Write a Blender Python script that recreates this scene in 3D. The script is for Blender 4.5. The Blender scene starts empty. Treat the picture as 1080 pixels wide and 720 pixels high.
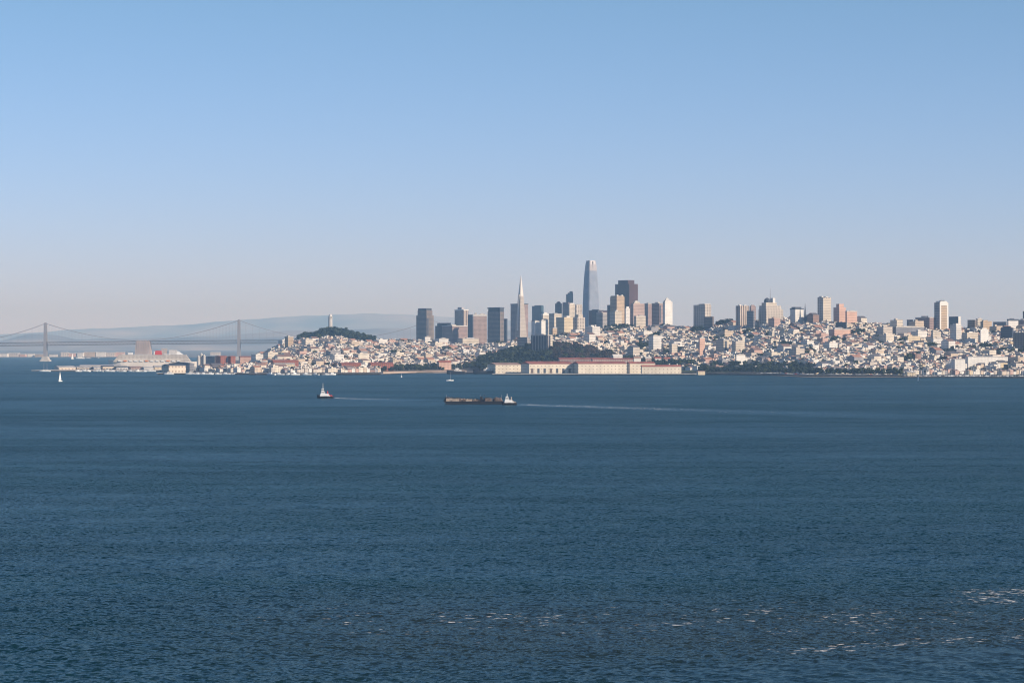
import bpy, math, random
import numpy as np
from mathutils import Vector
R = random.Random(11)
NR = np.random.RandomState(5)
C = bpy.context.scene.collection
F, HY, HC = 2800.0, 367.0, 50.0          # focal length in photo pixels, horizon row, eye height in metres
TH = math.radians(36.5)                  # heading of the city's street grid

def U(px): return (px - 540.0) / F
def XX(px, Y): return U(px) * Y
def ZZ(py, Y): return HC + (HY - py) / F * Y
def DW(py): return F * HC / (py - HY)    # distance of the water seen on a row

# ---------------------------------------------------------------- materials
def mat(name, col, rough=.7, metal=0.0, noise=0.0, nscale=.2, spec=.3):
    m = bpy.data.materials.new(name); m.use_nodes = True
    nt = m.node_tree; b = nt.nodes['Principled BSDF']
    b.inputs['Base Color'].default_value = (*col, 1); b.inputs['Roughness'].default_value = rough
    b.inputs['Metallic'].default_value = metal; b.inputs['Specular IOR Level'].default_value = spec
    if noise:
        tc = nt.nodes.new('ShaderNodeTexCoord'); n = nt.nodes.new('ShaderNodeTexNoise')
        n.inputs['Scale'].default_value = nscale; n.inputs['Detail'].default_value = 4
        nt.links.new(tc.outputs['Object'], n.inputs['Vector'])
        r = nt.nodes.new('ShaderNodeMapRange'); r.inputs[1].default_value = .3; r.inputs[2].default_value = .7
        r.inputs[3].default_value = 1 - noise; r.inputs[4].default_value = 1 + noise
        nt.links.new(n.outputs['Fac'], r.inputs[0])
        mx = nt.nodes.new('ShaderNodeVectorMath'); mx.operation = 'SCALE'
        mx.inputs[0].default_value = col
        nt.links.new(r.outputs[0], mx.inputs['Scale']); nt.links.new(mx.outputs[0], b.inputs['Base Color'])
    return m

def facade(name, wall, glass=(.03, .045, .06), sx=3.0, sz=3.6, fx=.5, fz=.5, roof=(.3, .29, .27), rough=.75, grough=.25):
    """Wall with a grid of windows worked out in the building's own coordinates; wall=None reads the mesh's colour."""
    m = bpy.data.materials.new(name); m.use_nodes = True
    if wall: wall = tuple(c * .76 for c in wall)
    nt = m.node_tree; L = nt.links.new; b = nt.nodes['Principled BSDF']
    def N(t, **k):
        n = nt.nodes.new(t)
        for a, v in k.items(): setattr(n, a, v)
        return n
    def M(op, a, bb=None):
        n = N('ShaderNodeMath', operation=op)
        for i, v in enumerate((a, bb)):
            if v is None: continue
            if isinstance(v, (int, float)): n.inputs[i].default_value = v
            else: L(v, n.inputs[i])
        return n.outputs[0]
    tc = N('ShaderNodeTexCoord'); p = N('ShaderNodeSeparateXYZ'); L(tc.outputs['Object'], p.inputs[0])
    q = N('ShaderNodeSeparateXYZ'); L(tc.outputs['Normal'], q.inputs[0])
    side = M('GREATER_THAN', M('ABSOLUTE', q.outputs[0]), M('ABSOLUTE', q.outputs[1]))
    u = M('ADD', M('MULTIPLY', p.outputs[1], side), M('MULTIPLY', p.outputs[0], M('SUBTRACT', 1.0, side)))
    wx = M('LESS_THAN', M('FRACT', M('DIVIDE', M('ADD', u, 500.0), sx)), fx)
    wz = M('LESS_THAN', M('FRACT', M('DIVIDE', M('ADD', p.outputs[2], 3600.2 * 1.0), sz)), fz)
    up = M('GREATER_THAN', M('ABSOLUTE', q.outputs[2]), .35)
    win = M('MULTIPLY', M('MULTIPLY', wx, wz), M('SUBTRACT', 1.0, up))
    no = N('ShaderNodeTexNoise'); no.inputs['Scale'].default_value = .05; no.inputs['Detail'].default_value = 5
    L(tc.outputs['Object'], no.inputs['Vector'])
    mr = N('ShaderNodeMapRange'); L(no.outputs['Fac'], mr.inputs[0])
    mr.inputs[1].default_value = .3; mr.inputs[2].default_value = .7; mr.inputs[3].default_value = .82; mr.inputs[4].default_value = 1.12
    sc = N('ShaderNodeVectorMath', operation='SCALE'); L(mr.outputs[0], sc.inputs['Scale'])
    if wall is None:
        at = N('ShaderNodeAttribute', attribute_name='Col'); L(at.outputs['Color'], sc.inputs[0])
        base = sc.outputs[0]
    else:
        m1 = N('ShaderNodeMix', data_type='RGBA'); L(up, m1.inputs[0])
        m1.inputs[6].default_value = (*wall, 1); m1.inputs[7].default_value = (*roof, 1)
        L(m1.outputs[2], sc.inputs[0]); base = sc.outputs[0]
    m2 = N('ShaderNodeMix', data_type='RGBA'); L(win, m2.inputs[0]); L(base, m2.inputs[6]); m2.inputs[7].default_value = (*glass, 1)
    L(m2.outputs[2], b.inputs['Base Color'])
    m3 = N('ShaderNodeMix', data_type='FLOAT'); L(win, m3.inputs[0]); m3.inputs[2].default_value = rough; m3.inputs[3].default_value = grough
    L(m3.outputs[0], b.inputs['Roughness']); b.inputs['Specular IOR Level'].default_value = .35
    return m

K = {
 'cream': facade('cream_wall', (.80, .69, .55), fx=.45, fz=.42),
 'white': facade('white_wall', (.88, .83, .76), fx=.30, fz=.40),
 'blank': facade('blank_white_wall', (.90, .86, .79), fx=.12, fz=.4),
 'gold': facade('warm_cream_wall', (.82, .67, .46), fx=.40, fz=.36),
 'navy': facade('dark_glass_wall', (.10, .11, .13), glass=(.03, .04, .06), fx=.7, fz=.6),
 'navytan': facade('dark_tan_wall', (.34, .27, .22), glass=(.04, .045, .06), sx=4, fx=.62, fz=.6),
 'brown': facade('brown_granite_wall', (.15, .075, .065), glass=(.05, .03, .03), sx=4, fx=.5, fz=1.1),
 'mauve': facade('mauve_wall', (.46, .33, .29), glass=(.08, .06, .07), sx=3.2, fx=.5, fz=.55),
 'rib': facade('ribbed_cream_wall', (.72, .60, .49), glass=(.09, .06, .06), sx=5.5, fx=.48, fz=1.1),
 'ribshade': facade('shade_toned_ribbed_wall', (.40, .36, .35), glass=(.06, .06, .07), sx=8, fx=.72, fz=1.1),  # wall colour darkened to carry the shadow lying on the ribbed block
 'pinkgrey': facade('pinkish_grey_wall', (.62, .46, .39), glass=(.16, .11, .1), sx=3.5, fx=.55, fz=.5),
 'blue': facade('blue_glass_wall', (.10, .17, .22), glass=(.05, .10, .14), sx=3, fx=.85, fz=.8, grough=.12),
 'pale_glass': facade('pale_glass_wall', (.42, .45, .52), glass=(.13, .17, .24), sx=3, fx=.6, fz=.62, grough=.2),
 'pink': facade('pink_wall', (.78, .50, .38), fx=.35, fz=.45, glass=(.2, .12, .1)),
 'tan': facade('tan_wall', (.68, .50, .33), fx=.42, fz=.45),
 'concrete': facade('concrete_wall', (.48, .44, .41), fx=.55, fz=.45),
 'slab': facade('balcony_slab_wall', (.70, .62, .53), glass=(.12, .1, .09), sx=8, fx=.55, fz=.45),
 'brick': facade('red_brick_wall', (.42, .14, .09), fx=.35, fz=.45, sx=4, sz=4, roof=(.3, .14, .1)),
 'shed': facade('pier_shed_wall', (.84, .71, .56), glass=(.34, .26, .21), sx=7.5, sz=9, fx=.42, fz=.34),
 'grey': facade('grey_wall', (.32, .31, .33), fx=.5, fz=.5),
 'shedwhite': facade('pale_shed_wall', (.92, .80, .63), glass=(.38, .30, .24), sx=7.5, sz=6, fx=.3, fz=.3),
 'far': facade('far_wall', (.72, .62, .52), sx=12, sz=8, fx=.3, fz=.4),
}
HOUSE = facade('house_wall', None, sx=2.9, sz=3.3, fx=.40, fz=.46)
MT = {
 'metal': mat('grey_steel', (.36, .34, .35), .5, .3), 'bridge': mat('bridge_steel', (.26, .24, .24), .6),
 'deck': mat('bridge_deck', (.08, .075, .08), .8), 'concrete': mat('concrete', (.46, .42, .37), .85, noise=.2, nscale=.08),
 'white': mat('white_paint', (.74, .73, .70), .45), 'sail': mat('sail_cloth', (.88, .87, .84), .8),
 'black': mat('black_paint', (.015, .016, .02), .5), 'darkhull': mat('dark_hull', (.02, .021, .026), .5, noise=.3, nscale=.3),
 'rust': mat('rusty_steel', (.15, .11, .09), .8, noise=.35, nscale=.6), 'beige': mat('beige_steel', (.40, .32, .25), .7, noise=.25, nscale=.5),
 'red': mat('red_paint', (.55, .05, .035), .5), 'redroof': mat('red_roof', (.30, .10, .07), .8, noise=.3, nscale=.06),
 'brownroof': mat('brown_roof', (.30, .19, .15), .85, noise=.25, nscale=.06), 'greyroof': mat('grey_roof', (.34, .33, .34), .85, noise=.25, nscale=.06),
 'paleroof': mat('pale_roof', (.50, .47, .43), .8, noise=.2, nscale=.05), 'darkroof': mat('dark_roof', (.07, .08, .1), .8, noise=.2, nscale=.08),
 'glass': mat('dark_window', (.02, .03, .04), .1, spec=.5), 'wood': mat('pier_timber', (.10, .085, .075), .9, noise=.3, nscale=.1),
 'trunk': mat('bark', (.08, .06, .045), .9), 'rock': mat('shore_rock', (.07, .065, .06), .95, noise=.5, nscale=.4),
 'sand': mat('sand', (.50, .37, .27), .95, noise=.2, nscale=.02), 'asphalt': mat('asphalt', (.09, .09, .10), .9, noise=.2, nscale=.05),
 'lawn': mat('lawn', (.10, .12, .05), .95, noise=.3, nscale=.03), 'dry': mat('dry_grass', (.22, .17, .12), .95, noise=.3, nscale=.03),
 'crownwhite': mat('pale_crown', (.66, .62, .56), .6), 'orange': mat('orange_paint', (.7, .2, .04), .5),
 'shiphull': mat('ship_hull', (.72, .64, .56), .5, noise=.1, nscale=.03), 'spire': mat('spire_aluminium', (.55, .5, .45), .45, .3),
}

# ---------------------------------------------------------------- mesh building
class MB:
    def __init__(s): s.v = []; s.f = []; s.m = []; s.c = []
    def poly(s, pts, mi=0, col=None):
        n = len(s.v); s.v += [tuple(p) for p in pts]; s.f.append(tuple(range(n, n + len(pts)))); s.m.append(mi); s.c.append(col)
    def hull8(s, b, t, mi=0, tm=None, bottom=True):
        """closed block between a bottom ring and a top ring, both counter-clockwise seen from above"""
        n = len(s.v); k = len(b); s.v += [tuple(p) for p in b] + [tuple(p) for p in t]
        for i in range(k):
            j = (i + 1) % k; s.f.append((n + i, n + j, n + k + j, n + k + i)); s.m.append(mi); s.c.append(None)
        s.f.append(tuple(n + k + i for i in range(k))); s.m.append(mi if tm is None else tm); s.c.append(None)
        if bottom: s.f.append(tuple(n + k - 1 - i for i in range(k))); s.m.append(mi); s.c.append(None)
    def box(s, x, y, z, w, d, h, mi=0, tm=None, rz=0, tx=1, ty=1):
        """x, y: middle of the base; z: its underside"""
        c, q = math.cos(rz), math.sin(rz)
        def ring(fx, fy, zz): return [(x + c * a * w * fx / 2 - q * e * d * fy / 2, y + q * a * w * fx / 2 + c * e * d * fy / 2, zz) for a, e in ((-1, -1), (1, -1), (1, 1), (-1, 1))]
        s.hull8(ring(1, 1, z), ring(tx, ty, z + h), mi, tm)
    def gable(s, x, y, z, w, d, h, rh, mi=0, rm=1, over=.0):
        """box with a pitched roof whose ridge runs along x"""
        a, e = w / 2, d / 2
        P = [(x - a, y - e, z), (x + a, y - e, z), (x + a, y + e, z), (x - a, y + e, z), (x - a, y - e, z + h), (x + a, y - e, z + h), (x + a, y + e, z + h), (x - a, y + e, z + h), (x - a, y, z + h + rh), (x + a, y, z + h + rh)]
        n = len(s.v); s.v += P
        for f, m in (((0, 1, 5, 4), mi), ((2, 3, 7, 6), mi), ((1, 2, 6, 9, 5), mi), ((3, 0, 4, 8, 7), mi), ((4, 5, 9, 8), rm), ((6, 7, 8, 9), rm), ((3, 2, 1, 0), mi)):
            s.f.append(tuple(n + i for i in f)); s.m.append(m); s.c.append(None)
    def cyl(s, x, y, z0, z1, r0, r1=None, n=10, mi=0):
        r1 = r0 if r1 is None else r1
        s.hull8([(x + r0 * math.cos(2 * math.pi * i / n), y + r0 * math.sin(2 * math.pi * i / n), z0) for i in range(n)],
                [(x + r1 * math.cos(2 * math.pi * i / n), y + r1 * math.sin(2 * math.pi * i / n), z1) for i in range(n)], mi)
    def bar(s, p, q, r, n=4, mi=0, r2=None):
        p, q = Vector(p), Vector(q); d = (q - p).normalized(); r2 = r if r2 is None else r2
        a = d.cross(Vector((0, 0, 1)) if abs(d.z) < .9 else Vector((1, 0, 0))).normalized(); b = a.cross(d)
        def ring(o, rr): return [o + a * rr * math.cos(2 * math.pi * (i + .5) / n) - b * rr * math.sin(2 * math.pi * (i + .5) / n) for i in range(n)]
        s.hull8(ring(p, r), ring(q, r2), mi)
    def mesh(s, name, mats):
        me = bpy.data.meshes.new(name); me.from_pydata(s.v, [], s.f)
        for m in mats: me.materials.append(m)
        me.polygons.foreach_set('material_index', s.m); me.update(); return me
    def build(s, name, mats, parent=None, loc=None, rz=0):
        o = bpy.data.objects.new(name, s.mesh(name, mats if isinstance(mats, (list, tuple)) else [mats])); C.objects.link(o)
        if parent is not None: o.parent = parent
        if loc is not None: o.location = loc
        if rz: o.rotation_euler.z = rz
        return o

def tag(o, label=None, cat=None, group=None, kind=None):
    for k, v in (('label', label), ('category', cat), ('group', group), ('kind', kind)):
        if v: o[k] = v
    return o
def thing(name, label, cat, loc=(0, 0, 0), rz=0, group=None):
    o = bpy.data.objects.new(name, None); C.objects.link(o); o.location = loc; o.rotation_euler.z = rz
    o.empty_display_size = 5
    return tag(o, label, cat, group)
def kids(o): return [c for c in C.objects if c.parent == o]
def copy_tree(o, parent=None, table=None):
    c = o.copy(); C.objects.link(c)
    if parent is not None: c.parent = parent
    for ch in (table or kids)(o): copy_tree(ch, c)
    return c

# ---------------------------------------------------------------- the shape of the land
def lin(tab): 
    a = np.array(tab, float); return lambda x: np.interp(x, a[:, 0], a[:, 1])
shore_row = lin([(150, 393.4), (200, 394), (250, 395), (300, 395.4), (400, 394.8), (430, 394), (490, 393.2), (540, 393), (600, 393.6), (650, 393.4), (700, 394.2), (740, 395), (780, 395.5), (815, 396), (850, 397.2), (960, 398), (1080, 398.6), (1400, 399.5)])
ridge_row = lin([(195, 391), (230, 389), (262, 386), (275, 379), (288, 371), (300, 365), (312, 360.5), (320, 357.5), (335, 355.5), (345, 353), (358, 353), (375, 357.5), (395, 361), (420, 361), (440, 361.5), (470, 364), (500, 366), (530, 364), (560, 361), (590, 355.5), (620, 350), (650, 347), (680, 347), (710, 347.5), (740, 347), (770, 343), (800, 340), (830, 338.5), (870, 340), (900, 342), (930, 345), (960, 347), (1000, 349), (1040, 348), (1080, 345), (1150, 343), (1400, 352)])
ridge_dist = lin([(190, 6600), (270, 6900), (345, 7100), (440, 6800), (540, 6300), (650, 6450), (760, 6350), (830, 6050), (930, 5850), (1080, 5650), (1400, 5600)])
def sst(x): x = np.clip(x, 0, 1); return x * x * (3 - 2 * x)
def land(X, Y):
    X = np.asarray(X, float); Y = np.asarray(Y, float)
    px = 540 + F * X / Y
    ys = F * HC / (shore_row(px) - HY); yr = ridge_dist(px); zr = HC + (HY - ridge_row(px)) / F * yr
    t = (Y - ys - 170) / (yr - ys - 170)
    up = 3.5 + np.clip(t, 0, 1) ** .92 * (zr - 3.5) 
    back = np.maximum(zr - (Y - yr) * .13, 9)
    z = np.where(t < 1, up, back)
    bluff = 25 * np.exp(-((px - 580) / 62) ** 2) * sst((Y - ys - 70) / 120) * (1 - sst((Y - ys - 420) / 500))
    z = z + bluff + 1.2 * np.sin(X * .021 + 1) * np.sin(Y * .017) * sst(t * 4)
    z = np.where(Y < ys + 12, -4 + 7.5 * sst((Y - ys + 14) / 26), z)
    z = np.where((px > 950) & (Y > ys + 12) & (Y < ys + 105), -4, z)          # the marina basin behind its breakwater
    left = sst((px - 196) / 12)
    return np.where(left < 1, z * left - 4 * (1 - left), z)
def land1(x, y): return float(land(x, y))

# ---------------------------------------------------------------- water
def grid_mesh(name, P, nr, nc, mats, attrs={}):
    me = bpy.data.meshes.new(name)
    i = np.arange(nr - 1)[:, None] * nc + np.arange(nc - 1)[None, :]
    q = np.stack([i, i + 1, i + nc + 1, i + nc], -1).reshape(-1, 4)
    me.vertices.add(len(P)); me.vertices.foreach_set('co', P.astype(np.float32).ravel())
    me.loops.add(q.size); me.loops.foreach_set('vertex_index', q.ravel().astype(np.int32))
    me.polygons.add(len(q)); me.polygons.foreach_set('loop_start', np.arange(0, q.size, 4, dtype=np.int32))
    me.polygons.foreach_set('loop_total', np.full(len(q), 4, np.int32))
    for k, a in attrs.items():
        at = me.attributes.new(k, 'FLOAT', 'POINT'); at.data.foreach_set('value', a.astype(np.float32).ravel())
    me.update(calc_edges=True); me.validate()
    me.polygons.foreach_set('use_smooth', np.ones(len(q), bool))
    for m in mats: me.materials.append(m)
    o = bpy.data.objects.new(name, me); C.objects.link(o); return o

def water_material():
    m = bpy.data.materials.new('bay_water'); m.use_nodes = True
    nt = m.node_tree; L = nt.links.new; b = nt.nodes['Principled BSDF']
    N = nt.nodes.new
    tc = N('ShaderNodeTexCoord')
    def noise(scale, detail, sx=1, sy=1, rough=.55):
        mp = N('ShaderNodeMapping'); mp.inputs['Scale'].default_value = (sx, sy, 1); L(tc.outputs['Object'], mp.inputs[0])
        n = N('ShaderNodeTexNoise'); n.inputs['Scale'].default_value = scale; n.inputs['Detail'].default_value = detail; n.inputs['Roughness'].default_value = rough
        L(mp.outputs[0], n.inputs['Vector']); return n
    def slope(n, amp):
        s = N('ShaderNodeVectorMath'); s.operation = 'SUBTRACT'; L(n.outputs['Color'], s.inputs[0]); s.inputs[1].default_value = (.5, .5, .5)
        k = N('ShaderNodeVectorMath'); k.operation = 'MULTIPLY'; L(s.outputs[0], k.inputs[0]); k.inputs[1].default_value = (amp, amp, 0); return k.outputs[0]
    def add(a, c):
        s = N('ShaderNodeVectorMath'); s.operation = 'ADD'; L(a, s.inputs[0]); L(c, s.inputs[1]); return s.outputs[0]
    ripple = noise(.95, 3, 1, 1); swell = noise(.16, 3, 1.0, 1.4)
    patch = noise(.0022, 4, .55, 1.6)                  # wind lanes: where the ripples are steeper
    pr = N('ShaderNodeMapRange'); L(patch.outputs['Fac'], pr.inputs[0])
    pr.inputs[1].default_value = .35; pr.inputs[2].default_value = .65; pr.inputs[3].default_value = .62; pr.inputs[4].default_value = 1.3
    calm = N('ShaderNodeAttribute'); calm.attribute_name = 'calm'
    cm = N('ShaderNodeMath'); cm.operation = 'MULTIPLY_ADD'; L(calm.outputs['Fac'], cm.inputs[0]); cm.inputs[1].default_value = -.7; cm.inputs[2].default_value = 1
    pm = N('ShaderNodeMath'); pm.operation = 'MULTIPLY'; lane = noise(.02, 4, .5, 1.4); lr = N('ShaderNodeMapRange'); L(lane.outputs['Fac'], lr.inputs[0]); lr.inputs[1].default_value = .3; lr.inputs[2].default_value = .7; lr.inputs[3].default_value = .6; lr.inputs[4].default_value = 1.25
    lm = N('ShaderNodeMath'); lm.operation = 'MULTIPLY'; L(pr.outputs[0], lm.inputs[0]); L(lr.outputs[0], lm.inputs[1]); L(lm.outputs[0], pm.inputs[0]); L(cm.outputs[0], pm.inputs[1])
    sv = N('ShaderNodeVectorMath'); sv.operation = 'SCALE'; L(add(slope(ripple, WAVE[0]), slope(swell, WAVE[1])), sv.inputs[0]); L(pm.outputs[0], sv.inputs['Scale'])
    ge = N('ShaderNodeNewGeometry')
    nn = N('ShaderNodeVectorMath'); nn.operation = 'NORMALIZE'; L(add(ge.outputs['Normal'], sv.outputs[0]), nn.inputs[0])
    df_ = N('ShaderNodeBsdfDiffuse'); gl = N('ShaderNodeBsdfGlossy'); fr = N('ShaderNodeFresnel'); fr.inputs['IOR'].default_value = 1.33
    gl.inputs['Color'].default_value = (*WSKIN, 1)
    L(nn.outputs[0], gl.inputs['Normal']); L(nn.outputs[0], fr.inputs['Normal'])
    # colour of the water body, a little siltier in the tide rip
    c0 = N('ShaderNodeMix'); c0.data_type = 'RGBA'; big = noise(.0011, 3, .4, 1.5)
    mid = noise(.011, 4, .45, 1.5)
    av = N('ShaderNodeMath'); av.operation = 'ADD'; L(big.outputs['Fac'], av.inputs[0]); L(mid.outputs['Fac'], av.inputs[1])
    am = N('ShaderNodeMapRange'); L(av.outputs[0], am.inputs[0]); am.inputs[1].default_value = .72; am.inputs[2].default_value = 1.28; L(am.outputs[0], c0.inputs[0]); c0.inputs[6].default_value = (*WCOL[0], 1); c0.inputs[7].default_value = (*WCOL[1], 1)
    silt = N('ShaderNodeAttribute'); silt.attribute_name = 'silt'
    c1 = N('ShaderNodeMix'); c1.data_type = 'RGBA'; L(silt.outputs['Fac'], c1.inputs[0]); L(c0.outputs[2], c1.inputs[6]); c1.inputs[7].default_value = (.024, .036, .034, 1)
    # foam: torn patches where the attribute allows them
    fa = N('ShaderNodeAttribute'); fa.attribute_name = 'foam'
    n1 = noise(.6, 5, .7, 1, .65); n2 = noise(.07, 3)
    s1 = N('ShaderNodeMath'); s1.operation = 'ADD'; L(n1.outputs['Fac'], s1.inputs[0])
    k2 = N('ShaderNodeMath'); k2.operation = 'MULTIPLY_ADD'; L(n2.outputs['Fac'], k2.inputs[0]); k2.inputs[1].default_value = .36; k2.inputs[2].default_value = -.18; L(k2.outputs[0], s1.inputs[1])
    th = N('ShaderNodeMath'); th.operation = 'MULTIPLY_ADD'; L(fa.outputs['Fac'], th.inputs[0]); th.inputs[1].default_value = -.42; th.inputs[2].default_value = .92
    df = N('ShaderNodeMath'); df.operation = 'SUBTRACT'; L(s1.outputs[0], df.inputs[0]); L(th.outputs[0], df.inputs[1])
    fm = N('ShaderNodeMapRange'); L(df.outputs[0], fm.inputs[0]); fm.inputs[1].default_value = 0; fm.inputs[2].default_value = .06
    c2 = N('ShaderNodeMix'); c2.data_type = 'RGBA'; L(fm.outputs[0], c2.inputs[0]); L(c1.outputs[2], c2.inputs[6]); c2.inputs[7].default_value = (.70, .66, .60, 1)
    L(c2.outputs[2], df_.inputs['Color']); gl.inputs['Roughness'].default_value = WROUGH
    iv = N('ShaderNodeMath'); iv.operation = 'SUBTRACT'; iv.inputs[0].default_value = 1; L(fm.outputs[0], iv.inputs[1])
    ff = N('ShaderNodeMath'); ff.operation = 'MULTIPLY'; L(fr.outputs[0], ff.inputs[0]); L(iv.outputs[0], ff.inputs[1])
    ms = N('ShaderNodeMixShader'); L(ff.outputs[0], ms.inputs[0]); L(df_.outputs[0], ms.inputs[1]); L(gl.outputs[0], ms.inputs[2])
    nt.nodes.remove(b); L(ms.outputs[0], nt.nodes['Material Output'].inputs['Surface'])
    return m
WAVE = (2.7, 1.0); WROUGH = .2; WSKIN = (.28, .395, .43); WCOL = ((.002, .020, .026), (.005, .038, .045))

def make_water():
    rows = np.concatenate([np.arange(HY + 900, HY + 380, -5.0), np.arange(HY + 380, HY + 60, -.5), np.arange(HY + 60, HY + 5, -.7), [HY + 4.6]])
    D = F * HC / (rows - HY)
    cols = np.concatenate([np.linspace(-.8, -.235, 40)[:-1], np.linspace(-.235, .235, 960), np.linspace(.235, .8, 40)[1:]])
    Y = np.repeat(D[:, None], len(cols), 1); X = Y * cols[None, :]
    dy = np.abs(np.gradient(D))[:, None]; dxx = (D * .00049)[:, None]
    Z = np.zeros_like(X)
    for k in range(46):
        lam = 2.2 * 1.085 ** k * R.uniform(.95, 1.05)
        a = math.radians(R.gauss(35, 38)); kx, ky = math.cos(a) * 2 * math.pi / lam, math.sin(a) * 2 * math.pi / lam
        amp = .0095 * lam ** .5 * (1 if lam < 6 else (6 / lam) ** 1.2)
        att = np.exp(-(np.maximum(dy, dxx) / lam * 2.2) ** 2)
        Z += amp * att * np.sin(kx * X + ky * Y + R.uniform(0, 6.28))
    px = 540 + F * X / Y; py = HY + F * HC / Y
    g = lambda a, c, s: np.exp(-((a - c) / s) ** 2)
    # the tide rip off the right-hand shore, in metres on the water
    line = 439 + 4 * np.sin((X + 30) * .07) + .36 * (X - 38)             # where the rip front runs
    rip = g(Y, line, 11) * (.5 + .5 * sst((X - 20) / 40)) * sst((X + 25) / 50)
    core = g(Y, 535 + .8 * (X - 95), 34) * sst((X - 66) / 30) * .92
    spots = g(Y, 490, 70) * sst((X + 95) / 70) * .72
    foam = np.maximum(np.maximum(np.maximum(rip * .87, core), spots), .28)
    silt = np.clip(g(Y, 470, 70) * sst((X + 95) / 90) * .9, 0, 1)
    calm = sst((line - 8 - Y) / 14) * sst((X + 10) / 60)
    def wake(x0, y0, x1, y1, w0, w1, s):
        dx, dy2 = x1 - x0, y1 - y0; L2 = dx * dx + dy2 * dy2
        t = ((X - x0) * dx + (Y - y0) * dy2) / L2; d = np.abs((X - x0) * dy2 - (Y - y0) * dx) / math.sqrt(L2)
        w = w0 + (w1 - w0) * np.clip(t, 0, 1)
        return np.exp(-(d / w) ** 4) * (t > 0) * np.clip(1 - t, 0, 1) ** .28 * s
    Y0 = DW(426.3); Y1 = DW(441)
    wk = wake(XX(544, Y0), Y0, XX(1010, Y1), Y1, 26, 60, 1.0)
    Y0, Y1 = DW(419.4), DW(422.5)
    wk = np.maximum(wk, wake(XX(345, Y0), Y0, XX(450, Y1), Y1, 24, 36, 1.1))
    foam = np.maximum(foam, wk * .96); calm = np.maximum(calm, wk)
    P = np.stack([X, Y, Z], -1).reshape(-1, 3)
    o = grid_mesh('water', P, len(rows), len(cols), [water_material()], {'foam': foam, 'silt': silt, 'calm': calm})
    tag(o, 'dark blue choppy bay water with a foam streaked tide rip', 'water', kind='structure')
make_water()

# ---------------------------------------------------------------- city ground
def ground_material():
    m = bpy.data.materials.new('city_ground'); m.use_nodes = True
    nt = m.node_tree; L = nt.links.new; b = nt.nodes['Principled BSDF']; b.inputs['Roughness'].default_value = .95
    tc = nt.nodes.new('ShaderNodeTexCoord')
    n = nt.nodes.new('ShaderNodeTexNoise'); n.inputs['Scale'].default_value = .02; n.inputs['Detail'].default_value = 6; L(tc.outputs['Object'], n.inputs['Vector'])
    cr = nt.nodes.new('ShaderNodeValToRGB'); L(n.outputs['Fac'], cr.inputs[0])
    e = cr.color_ramp.elements; e[0].position = .38; e[0].color = (.045, .05, .04, 1); e[1].position = .62; e[1].color = (.16, .14, .13, 1)
    x = cr.color_ramp.elements.new(.5); x.color = (.085, .08, .075, 1)
    L(cr.outputs[0], b.inputs['Base Color']); return m
def make_ground():
    pxs = np.concatenate([np.arange(180, 1120, 4.0), np.arange(1120, 1420, 20.0)])
    T = np.concatenate([np.linspace(-.03, .06, 14), np.linspace(.08, 1.05, 60), np.linspace(1.1, 2.2, 12)])
    ys = F * HC / (shore_row(pxs) - HY); yr = ridge_dist(pxs)
    Y = ys[None, :] + T[:, None] * (yr - ys)[None, :]; X = Y * U(pxs)[None, :]
    P = np.stack([X, Y, land(X, Y)], -1).reshape(-1, 3)
    o = grid_mesh('terrain', P, len(T), len(pxs), [ground_material()])
    tag(o, 'built-up hillside rising from the waterfront behind the bay', 'hillside', kind='structure')
make_ground()

# ---------------------------------------------------------------- far shore and hills
def make_far():
    m = mat('far_flats', (.14, .14, .13), .95, noise=.7, nscale=.004)
    X = np.linspace(-12000, 12000, 181)[None, :]; Yr = np.array([13900, 13960, 14300, 16000, 22000, 31500])[:, None]
    Y = Yr + 60 * np.sin(X * .004) + 0 * X
    z = np.array([-4, 3, 4, 8, 18, 25.0])[:, None] + 0 * X
    o = grid_mesh('far_shore', np.stack([X + 0 * Y, Y, z], -1).reshape(-1, 3), 6, 181, [m]); tag(o, 'low hazy flats on the far side of the bay', 'shore', kind='structure')
    prof = lin([(-900, 349), (-300, 352), (-60, 354), (0, 353), (40, 351), (70, 348.5), (110, 346), (150, 344.2), (200, 342.5), (235, 339.5), (265, 336.5), (300, 334), (345, 332.2), (390, 331.4), (430, 331.6), (470, 334), (520, 337), (600, 343), (700, 346), (1000, 350), (1900, 350)])
    near = lin([(-900, 360), (-60, 358), (0, 360), (15, 356), (32, 352), (55, 354), (80, 359), (120, 357), (180, 356), (230, 354), (280, 351), (330, 349), (380, 347), (430, 346), (480, 348), (600, 352), (1900, 356)])
    m2 = mat('hill_scrub', (.25, .20, .15), .95, noise=.75, nscale=.0009)
    for nm, lab, fn, Yh in (('hills', 'long hazy blue ridge across the bay', prof, 50000.0), ('foothills', 'lower hazy foothills in front of the ridge', near, 33000.0)):
        X = np.linspace(-20000, 20000, 481)[None, :]; T = np.linspace(-1, 1, 25)[:, None]
        px = 540 + F * X / Yh
        top = HC + (HY - fn(px)) / F * Yh
        rag = sum(a * np.sin(X * f + p) for a, f, p in ((7, .0021, 1), (5, .0047, 2.2), (3, .011, .4), (1.6, .027, 2)))
        sh = np.clip(1 - np.abs(T), 0, 1) ** .8
        z = (top + rag) * sh + sh * (1 - sh) * 110 * np.sin(X * .0042 + T * 5) * np.sin(X * .0013 + 2) + 4
        Y = Yh + T * 2600 + 0 * X
        o = grid_mesh(nm, np.stack([X + 0 * Y, Y, z], -1).reshape(-1, 3), 25, 481, [m2]); tag(o, lab, 'hills', kind='structure')
make_far()

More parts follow.
